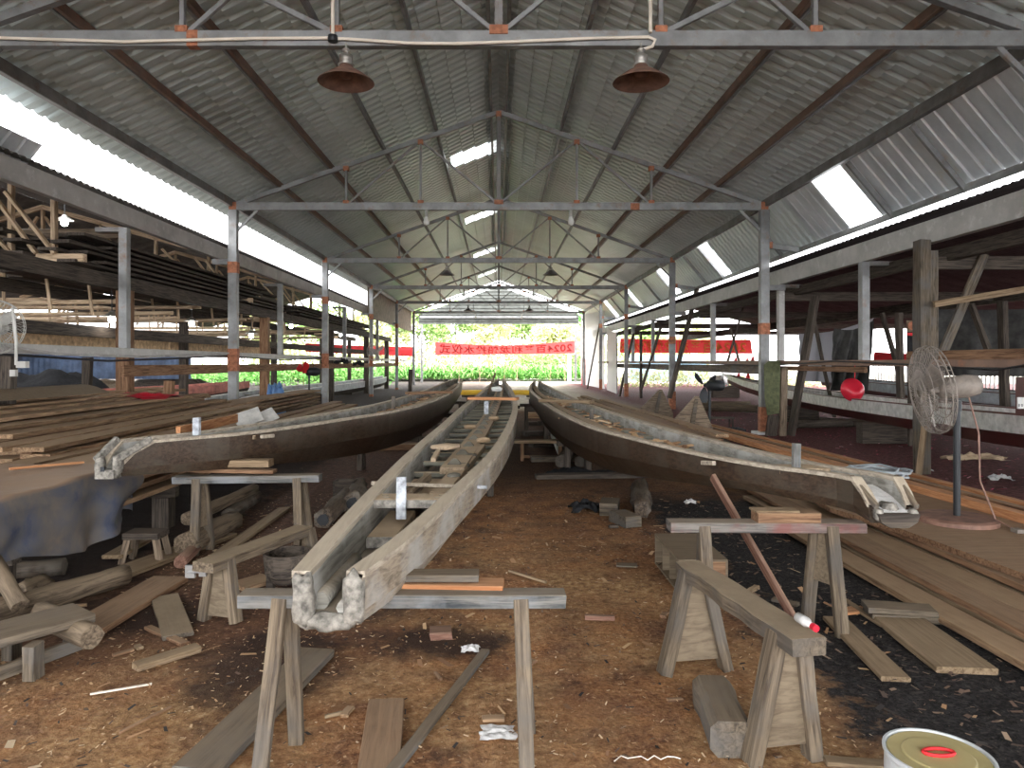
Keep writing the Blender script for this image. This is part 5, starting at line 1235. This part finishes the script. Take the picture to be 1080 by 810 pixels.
SB = [(6.6, 6.75, 7.1, .99, .7), (8, 6.65, 7.6, .95, .5), (11.5, 6.9, 8.0, .89, .42), (15.5, 7.2, 8.25, .86, .42), (19, 7.55, 8.4, .9, .46), (23, 8.0, 8.4, 1.0, .6), (25.5, 8.2, 8.3, 1.15, .85)]
boat('silver sided boat with maroon bottom behind the double column', SB, ('silverhull', 'maroon', 'maroon', 'silverhull'), None, (8, 24, 1.0), 'boats stored in the side sheds', T=.05, full=False, spine=False, up_h=.62)
SB = [(7, 10.4, 10.8, 1.05, .8), (9, 10.2, 11.2, 1.0, .6), (14, 10.4, 11.5, .96, .5), (20, 10.8, 11.8, 1.0, .55), (25, 11.3, 11.6, 1.15, .8)]
boat('grey metal skinned boat deeper in the right shed', SB, ('bluegrey', 'maroon', 'maroon', 'bluegrey'), None, (9, 24, 1.2), 'boats stored in the side sheds', T=.05, full=False, spine=False)
for i, (x, y, zz) in enumerate(((7.35, 9, .47), (7.6, 14, .41), (8.0, 19, .45), (7.0, 7.6, .5), (-8, 25, .1), (-7.7, 35, .1), (-12.6, 14, .28), (-10.6, 21, .26), (10.8, 11, .52), (11.1, 18, .5))):
    T1('boat_block', (x-.5, y, zz/2), (x+.5, y, zz/2), .25, zz-.01, 'wood_dark', 'dark timber chock under a shed boat, %s of ten' % ORD[i], 'chock')
c = P(899, 411, 14.4); t = thing('red_basin', 'round red plastic basin tilted on the silver boat', 'basin', c)
mb = MB().lathe([(.24, 0), (.23, .03), (.16, .14), (0, .16), (0, .15), (.15, .13), (.22, .02), (.24, 0)], 28); R_ = Matrix.Rotation(math.radians(80), 3, 'X')
mb.v = [tuple(R_ @ Vector(v)+c) for v in mb.v]; mk('basin_shell', mb, 'red_plastic', t, smooth=True); mk('basin_rope', MB().tube([c+Vector((.05, 0, .18)), c+Vector((.05, 0, .6))], .01, 5), 'red', t)
rag('red_cloth', P(150, 420, 12.5), (.5, .5, .12), 'red_plastic', 'pinkish red cloth lying on the far left lumber', 'cloth', 31)
heap('dark_tarp_heap', P(50, 424, 23), (2.0, .9, 1.15), 'blackcloth', 'dark tarpaulin heap in the depth of the left shed', 'tarpaulin', 33, 30)
heap('blue_bag', P(291, 409, 18.8), (.24, .2, .95), 'blue', 'blue bag standing on the floor before the far boat in the left shed', 'bag', 35)
heap('firewood_heap', P(178, 428, 28.2), (1.9, .6, .9), 'wood_dark', 'tangled heap of scrap wood at the back of the left shed', 'heap', 37, 34)
heap('firewood_heap', P(104, 425, 25.5), (1.3, .8, .85), 'wood_shed', 'grey covered heap next to the dark tarpaulin heap', 'heap', 39, 34)
# right shed: nets, banner, shrine panel, litter
def cloth(name, pts, mat, label, cat, amp=.12, nu=26, nv=12, seed=0):
    a, b, c, d = [Vector(p) for p in pts]; vs = []     # a-b top, d-c bottom
    for j in range(nv):
        for i in range(nu):
            u, v = i/(nu-1), j/(nv-1); p = a.lerp(b, u).lerp(d.lerp(c, u), v); p.z -= .25*math.sin(u*math.pi)*(1-v)*amp*4
            p.y += amp*math.sin(u*19+seed+v*2)*(.3+v)+amp*noise.noise(Vector((u*6, v*4, seed))); vs.append(p)
    return tag(mk(name, MB().add(vs, [(j*nu+i, j*nu+i+1, (j+1)*nu+i+1, (j+1)*nu+i) for j in range(nv-1) for i in range(nu-1)]), mat, None, None, True), label, cat)
cloth('shade_net', (P(842, 352, 19), P(922, 335, 17.5), P(905, 405, 17.5), P(848, 402, 19)), 'netcloth', 'sagging grey shade net hung in the right shed', 'net')
cloth('shade_net', (P(880, 346, 17), P(922, 338, 16.5), P(912, 412, 16.5), P(872, 412, 17)), 'shadenet', 'black half of the shade net hanging beside the second gutter column', 'net', seed=3)
cloth('black_net', (P(985, 326, 17), P(1150, 322, 15), P(1150, 398, 15), P(985, 396, 17)), 'shadenet', 'black slatted shade net closing the back of the right shed', 'net', amp=.05, seed=5)
cloth('red_banner', (P(654, 357, 40), P(792, 358, 33), P(794, 373, 33), P(654, 372, 40)), 'bannercloth', 'faded red banner with golden characters across the right shed', 'banner', amp=.04)
cloth('blue_sheet', (P(664, 374, 49.5), P(745, 374, 49.5), P(745, 402, 49.5), P(664, 402, 49.5)), 'blueclear', 'pale blue plastic sheeting beyond the right shed', 'sheet', amp=.04)
cloth('white_sheet', (P(748, 372, 44), P(800, 372, 44), P(800, 396, 44), P(748, 396, 44)), 'skylight', 'white plastic sheeting next to the pale blue sheet', 'sheet', amp=.04)
cloth('red_strip', (P(922, 371, 21), P(1000, 372, 20), P(1000, 381, 20), P(922, 380, 21)), 'red', 'bright red cloth strip low in the right shed', 'cloth', amp=.04)
cloth('red_banner', (P(322, 362, 46), P(436, 366, 52), P(436, 376, 52), P(322, 371, 46)), 'red', 'long red banner strip far down the left shed', 'banner', amp=.04)
cloth('plastic_wall', (P(613, 332, 52), P(638, 318, 42.5), P(638, 418, 42.5), P(613, 412, 52)), 'silk', 'streaky silver plastic sheeting between the far right posts', 'sheeting', amp=.12, nu=50)
cloth('plastic_wall', (P(640, 345, 41), P(650, 350, 36), P(650, 420, 36), P(640, 416, 41)), 'silk', 'narrow silver sheeting beside the fifth right post', 'sheeting', amp=.08, nu=30, seed=2)
cloth('red_flag', (P(614, 378, 50), P(618, 378, 50), P(619, 412, 50), P(613, 410, 50)), 'red', 'narrow red flag hanging at the right of the end opening', 'flag', amp=.04)
for i, (px, py) in enumerate(((775, 378), (787, 379), (793, 377), (778, 394), (788, 394), (763, 398))):
    cloth('red_pennant', (P(px, py, 30), P(px+2, py-2, 30), P(px+4, py+9, 30), P(px-3, py+9, 30)), 'red', 'small red pennant near the white boat, %s of six' % ORD[i], 'pennant', amp=.02, nu=8, nv=8)
SB = [(27.5, 8.6, 8.7, 1.1, .95), (28.5, 8.6, 9.1, 1.0, .75), (31, 9.2, 10.1, .9, .5), (36, 10.8, 11.8, .9, .45), (40, 12.2, 12.6, 1.0, .6)]
boat('white painted boat with its red-lined nose behind the second right post', SB, ('white', 'white', 'maroon', 'white'), None, (30, 39, 1.2), 'boats stored in the side sheds', T=.05, full=False, spine=False)
for i, (x, y, zz) in enumerate(((10.2, 32, .48), (11.4, 36, .44))): T1('boat_block', (x-.6, y, zz/2), (x+.6, y, zz/2), .25, zz-.01, 'wood_dark', '%s dark chock under the white boat' % ORD[i], 'chock')
t = thing('shrine_panel', 'dark painted panel with an orange disc left of the double column', 'panel', P(961, 375, 13.5))
pb_ = mk('panel_board', MB().box(P(956, 376, 13.55), P(966.5, 338, 13.5)), 'blackcloth', t); bar('panel_post', P(961, 374, 13.6), (P(961, 374, 13.6).x, 13.6, 0), .1, .08, 'wood_dark', t, up=(0, 1, 0)); mk('panel_head', MB().box(P(956, 350, 13.49), P(966.5, 338, 13.48)), 'ply', pb_)
mb = MB().lathe([(0, 0), (.08, 0), (.08, .01), (0, .01)], 20); R_ = Matrix.Rotation(math.radians(90), 3, 'X'); mb.v = [tuple(R_ @ Vector(v)+P(962, 343.5, 13.46)) for v in mb.v]; mk('orange_disc', mb, 'primer', t)
mk('red_band', MB().box(P(956, 354, 13.47), P(966.5, 351, 13.46)), 'red', t)
t = thing('couplet_strip', 'narrow orange-red vertical strip right of the double column', 'strip', P(984, 370, 11.5)); sb_ = mk('strip_board', MB().box(P(981.5, 374, 11.55), P(987, 337, 11.5)), 'primer', t)
mb = MB(); 
for k in range(7): mb.box(P(983.3, 342.5+k*4.6, 11.49), P(985.7, 340+k*4.6, 11.485))
mk('strip_marks', mb, 'red', sb_)
t = thing('socket_cabinet', 'red cabinet with a white double socket at the right edge', 'cabinet', P(1077, 420, 8.3))
mk('cabinet_body', MB().box(P(1071, 438, 8.6), P(1100, 398, 8.3)), 'maroon', t); sp_ = mk('socket_plate', MB().box(P(1072.5, 431, 8.29), P(1100, 419, 8.27)), 'white', t); mk('socket_holes', MB().box(P(1074.5, 429, 8.265), P(1075.5, 426, 8.26)).box(P(1077.5, 429, 8.265), P(1078.5, 426, 8.26)), 'black_iron', sp_)
t = thing('mossy_board', 'mossy green board hung upright beside the second right post', 'board', P(815, 470, 15.4))
mk('board_face', MB().rings([[P(805.5, 385, 15.5), P(811, 380.5, 15.5), P(823, 380, 15.5), P(822, 436, 15.5), P(809, 438, 15.5), P(806.5, 420, 15.5)], [P(805.5, 385, 15.4), P(811, 380.5, 15.4), P(823, 380, 15.4), P(822, 436, 15.4), P(809, 438, 15.4), P(806.5, 420, 15.4)]]), 'greenboard', t)
bar('board_stile', P(827, 387, 15.5), P(825, 470, 15.5), .14, .1, 'wood_shed', t, up=(0, 1, 0)); bar('board_foot', P(812, 468, 15.5), P(816, 438, 15.5), .24, .06, 'wood_dark', t, up=(0, 1, 0))
t = thing('black_crate', 'small black crate on the red litter behind the orange boards', 'crate', G(771, 462)); c = G(771, 463)
mk('crate_shell', MB().box(c+Vector((-.32, -.2, 0)), c+Vector((.25, .3, .02))).box(c+Vector((-.32, -.2, .02)), c+Vector((-.29, .3, .22))).box(c+Vector((.22, -.2, .02)), c+Vector((.25, .3, .22))).box(c+Vector((-.29, .28, .02)), c+Vector((.22, .3, .22))).box(c+Vector((-.29, -.2, .02)), c+Vector((.22, -.18, .16))), 'black_iron', t)
t = thing('low_table', 'small dark low table on the red litter near the crate', 'table', G(758, 450)); c = G(758, 452)
bar('tabletop', c+Vector((-.35, 0, .26)), c+Vector((.35, 0, .26)), .3, .04, 'wood_dark', t)
for dx in (-.3, .3):
    for dy in (-.12, .12): bar('leg', c+Vector((dx, dy, 0)), c+Vector((dx, dy, .24)), .04, .04, 'wood_dark', t, up=(0, 1, 0))
for i, (a, b, rr) in enumerate((((728, 433), (800, 436), .14), ((735, 431), (790, 430), .12), ((865, 448), (965, 455), .1), ((840, 452), (950, 449), .1), ((985, 452), (1080, 458), .1))):
    p0, p1 = G(*a), G(*b); p0.z = p1.z = rr; log('log', p0, p1, rr, rr*.9, 'log' if i < 2 else 'wood_dark', '%s long pole lying at the back of the red litter' % ORD[i], seg=6)
# white railings seen below the rail, right shed back
t = thing('railing', 'white railing closing the far side of the right shed', 'railing', (15.5, 18, 0))
bar('top_rail', (15.5, 12, 1.55), (15.5, 30, 1.55), .06, .06, 'white', t); bar('bottom_rail', (15.5, 12, .4), (15.5, 30, .4), .06, .06, 'white', t)
mb = MB()
for k in range(88): mb.box((15.48, 12+k*.2, .4), (15.52, 12.04+k*.2, 1.55))
mk('balusters', mb, 'white', t)['kind'] = 'stuff'

# ------------------------------------------------------------------ banner with mirrored lettering
YB = 57.0; pa, pb = P(459, 360.5, YB), P(608, 359, YB); h = 1.05
mb = MB(); nu = 60; L = pb.x-pa.x
def bz(u): return pa.z+(pb.z-pa.z)*u-.32*math.sin(math.pi*u)
vs = []
for j in range(6):
    for i in range(nu+1):
        u = i/nu; v = j/5; hh = h*(1-.28*math.sin(math.pi*u)); vs.append((pa.x+L*u, YB+.05*math.sin(u*40), bz(u)-hh*v))
mb.add(vs, [(j*(nu+1)+i, j*(nu+1)+i+1, (j+1)*(nu+1)+i+1, (j+1)*(nu+1)+i) for j in range(5) for i in range(nu)])
bt = thing('red_banner', 'red banner with mirrored characters strung across the open end of the hall', 'banner', (0, YB, pa.z-1))
mk('banner_cloth', mb, 'bannercloth', bt, smooth=True)
def text_mesh(body, size, gap):
    cu = bpy.data.curves.new('txt', 'FONT'); cu.body = body; cu.size = size; cu.space_character = gap; cu.offset = size*.022; cu.extrude = .01
    o = bpy.data.objects.new('txt', cu); COL.objects.link(o); bpy.context.view_layer.update()
    me = bpy.data.meshes.new_from_object(o.evaluated_get(bpy.context.evaluated_depsgraph_get())); bpy.data.objects.remove(o); bpy.data.curves.remove(cu)
    return me
me = text_mesh('2024百圣利龙船投水仪式', .88, 1.12)
xs_ = [v.co.x for v in me.vertices]; wmax = max(xs_); k = (L-.7)/wmax
for v in me.vertices:
    u = 1-(.35+v.co.x*k)/L; hh = h*(1-.28*math.sin(math.pi*u)); zz = bz(u)-hh*.5+(v.co.y-.33)*(hh/1.05)*.95
    v.co = Vector((pa.x+L*u-0, YB-.07+v.co.z*.3, zz))-WORLD[bt.name]
o = link_obj('banner_lettering', me, M['banner_letters'], bt)
mk('banner_cord', MB().tube([(-5.9, 55.2, pa.z+.15), pa+Vector((0, 0, 0))], .02, 5), 'cable', bt); mk('banner_cord', MB().tube([pb, (6.0, 55.2, pb.z+.1)], .02, 5), 'cable', bt)
# golden lettering on the right shed banner
rb = bpy.data.objects['red_banner']
rb = [x for x in COL.objects if x.name.startswith('red_banner') and 'golden' in x.get('label', '')][0]
me = text_mesh('2024百圣利龙船投水仪式', .62, 1.15)
a_, b_ = P(642, 365, 40.6), P(786, 366, 33.2); wmax = max(v.co.x for v in me.vertices)
for v in me.vertices:
    u = 1-v.co.x/wmax; p = a_.lerp(b_, u); v.co = Vector((p.x, p.y-.14, p.z-.2+v.co.y*.9))-WORLD.get(rb.name, Vector((0, 0, 0)))
link_obj('banner_lettering', me, M['gold'], rb)

# ------------------------------------------------------------------ outside: crops, trees
def leafcloud(cs, n, s, seed):
    rnd = random.Random(seed); mb = MB()
    for k in range(n):
        c, r_ = rnd.choice(cs); 
        while True:
            d = Vector((rnd.uniform(-1, 1), rnd.uniform(-1, 1), rnd.uniform(-1, 1)))
            if .3 < d.length < 1: break
        p = Vector(c)+Vector((d.x*r_[0], d.y*r_[1], d.z*r_[2])); a = Vector((rnd.gauss(0, 1), rnd.gauss(0, 1), rnd.gauss(0, 1))).normalized(); b = a.orthogonal().normalized(); q = s*rnd.uniform(.6, 1.3)
        mb.add([p-a*q, p+b*q*.45, p+a*q, p-b*q*.45], [(0, 1, 2, 3)])
    return mb
def tree(x, y, h_, r_, label, mat, seed, group='trees beyond the open end'):
    rnd = random.Random(seed); t = thing('tree', label, 'tree', (x, y, 0), group)
    mk('trunk', MB().tube([(x, y, 0), (x+.1, y, h_*.35), (x-.1, y, h_*.6), (x, y, h_*.9)], [.16, .13, .09, .03], 8), 'trunk', t, smooth=True)
    cs = [((x+rnd.uniform(-1, 1)*r_*.7, y+rnd.uniform(-1, 1)*r_*.6, h_*rnd.uniform(.38, .9)), (r_*.5, r_*.5, r_*.38)) for _ in range(9)]
    mk('foliage', leafcloud(cs, 2600, .27, seed), mat, t)
for i, (x, y, h_, r_, m, lb) in enumerate(((-9.5, 84, 8.5, 3.3, 'leaf', 'yellow-green tree behind the left end of the banner'), (-5.5, 92, 9.5, 3.4, 'leaf', 'taller tree left of the middle of the opening'), (-1.2, 84, 8, 2.6, 'leaf3', 'pale yellowish tree behind the middle boat end'),
                                        (3.0, 90, 9, 3, 'leaf', 'leafy tree just right of the middle of the opening'), (6.5, 80, 7.5, 2.6, 'leaf3', 'yellowish tree above the right half of the banner'), (10, 88, 8.5, 3.2, 'leaf2', 'bright green tree at the right end of the banner'),
                                        (-14.5, 88, 8, 3.4, 'leaf3', 'yellowish tree seen past the left posts'), (-21, 80, 8, 3.6, 'leaf', 'broad tree seen through the left shed'), (15, 78, 6, 3.2, 'leaf', 'tree seen beside the silver sheeting'), (-29, 84, 8, 3.8, 'leaf3', 'yellowish tree far left beyond the shed'), (23, 86, 7, 3.6, 'leaf3', 'yellowish tree beyond the blue sheet'))):
    tree(x, y, h_, r_, lb, m, 50+i)
mb = MB(); rnd = random.Random(3)
def corn(mb, x, y, hh):
    for k in range(7):
        a = rnd.uniform(0, 6.28); L = hh*rnd.uniform(.4, .65); z0 = hh*rnd.uniform(.1, .75); d = Vector((math.cos(a), math.sin(a), 0)); s_ = Vector((-d.y, d.x, 0))*.05
        p0 = Vector((x, y, z0)); p1 = p0+d*L*.5+Vector((0, 0, L*.45)); p2 = p0+d*L
        mb.add([p0-s_, p0+s_, p1+s_*1.2, p1-s_*1.2, p2], [(0, 1, 2, 3), (3, 2, 4)])
for i in range(2600): corn(mb, rnd.uniform(-26, 8.5), rnd.uniform(59, 68), rnd.uniform(1.0, 1.5))
tag(mk('crop_field', mb, 'leaf2'), 'dense green crop plants growing beyond the open end of the hall', 'crops', kind='stuff')
mb = leafcloud([((x, 70.5+rnd.uniform(-.5, .5), 1.2+rnd.uniform(0, .7)), (1.5, 1.0, 1.1)) for x in np.arange(1.8, 10, .8)], 5200, .15, 5)
tag(mk('hedge', mb, 'leaf'), 'bushy green hedge to the right beyond the open end', 'hedge', kind='stuff')
mb = leafcloud([((x, 47+rnd.uniform(-1, 1), .2+rnd.uniform(0, .5)), (1.3, 1.2, .7)) for x in np.arange(8.5, 22, .9)], 3800, .12, 6)
tag(mk('bushes', mb, 'leaf3'), 'low yellow-green bushes seen below the blue sheet', 'bushes', kind='stuff')
mb = leafcloud([((x, 50+rnd.uniform(-1, 1), .3+rnd.uniform(0, .5)), (1.4, 1.2, .8)) for x in np.arange(-22, -8, .9)], 3800, .12, 7)
tag(mk('bushes', mb, 'leaf2'), 'low green bushes beyond the left shed', 'bushes', kind='stuff')
for i, px in enumerate((468, 484, 506, 515, 532, 545, 572, 580, 596)):
    Y = 60-(i % 3); X = (px-CX)*Y/F; T1('bamboo_stake', (X, Y, 0), (X+.1*(i % 2), Y, 2.2+.5*(i % 3)), .05, .05, 'wood_cream', 'bamboo stake in the crops, %s from the left' % ORD[i], 'stake', group='bamboo stakes in the crops')
T1('white_post', (5.75, 58, 0), (5.75, 58, 2.9), .3, .3, 'white', 'thick white post at the right of the open end', 'post')
T1('white_brace', (4.3, 58, 2.6), (5.7, 58, .7), .1, .12, 'fascia', 'slanting pale brace leaning on the thick white post', 'brace')
mb = leafcloud([((x, 74+rnd.uniform(-2, 2), 1.2+rnd.uniform(0, 2.2)), (2.2, 1.2, 1.5)) for x in np.arange(-26, 26, 1.1)], 9000, .24, 9)
tag(mk('shrubbery', mb, 'leaf3'), 'pale yellow-green shrubbery behind the crops and the hedge', 'shrubs', kind='stuff')
# litter on the floor nobody could count
def litter(name, n, region, mat, label, cat, smin, smax, seed, thick=.004):
    rnd = random.Random(seed); mb = MB()
    for i in range(n):
        x, y = region(rnd); L = rnd.uniform(smin, smax); w_ = L*rnd.uniform(.15, .5); th = rnd.uniform(0, 3.15); z = .004+rnd.uniform(0, .012)
        u = Vector((math.cos(th), math.sin(th), rnd.uniform(-.25, .25)))*L; v = Vector((-math.sin(th), math.cos(th), rnd.uniform(-.2, .2)))*w_; p = Vector((x, y, z+abs(u.z)))
        mb.add([p-u-v, p+u-v*.6, p+u*.9+v, p-u*.8+v*.9], [(0, 1, 2, 3)])
    tag(mk(name, mb, mat), label, cat, kind='stuff')
litter('wood_shavings', 9000, lambda r: (r.uniform(-2.6, 1.6), 2.2+6.5*r.random()**1.5), 'flakes', 'fine wood shavings covering the middle floor', 'shavings', .003, .014, 11)
litter('wood_splinters', 260, lambda r: (r.uniform(-2.6, 2.6), 2.3+6*r.random()), 'flakes', 'larger splinters lying on the sawdust', 'splinters', .015, .05, 12)
litter('charcoal_scraps', 1800, lambda r: (r.uniform(1.7, 2.9), r.uniform(2.6, 8)), 'darkflakes', 'charcoal and bark scraps on the black ground to the right', 'scraps', .005, .03, 13)
litter('bark_scraps', 2200, lambda r: (r.uniform(-3, 1.8), r.uniform(2.4, 12)), 'darkflakes', 'dark bark scraps on the middle floor', 'scraps', .004, .022, 14)
litter('paper_litter', 3800, lambda r: (r.uniform(4.6, 14), r.uniform(6.5, 22)), 'redflakes', 'red firecracker paper litter on the right shed floor', 'paper litter', .01, .045, 15)
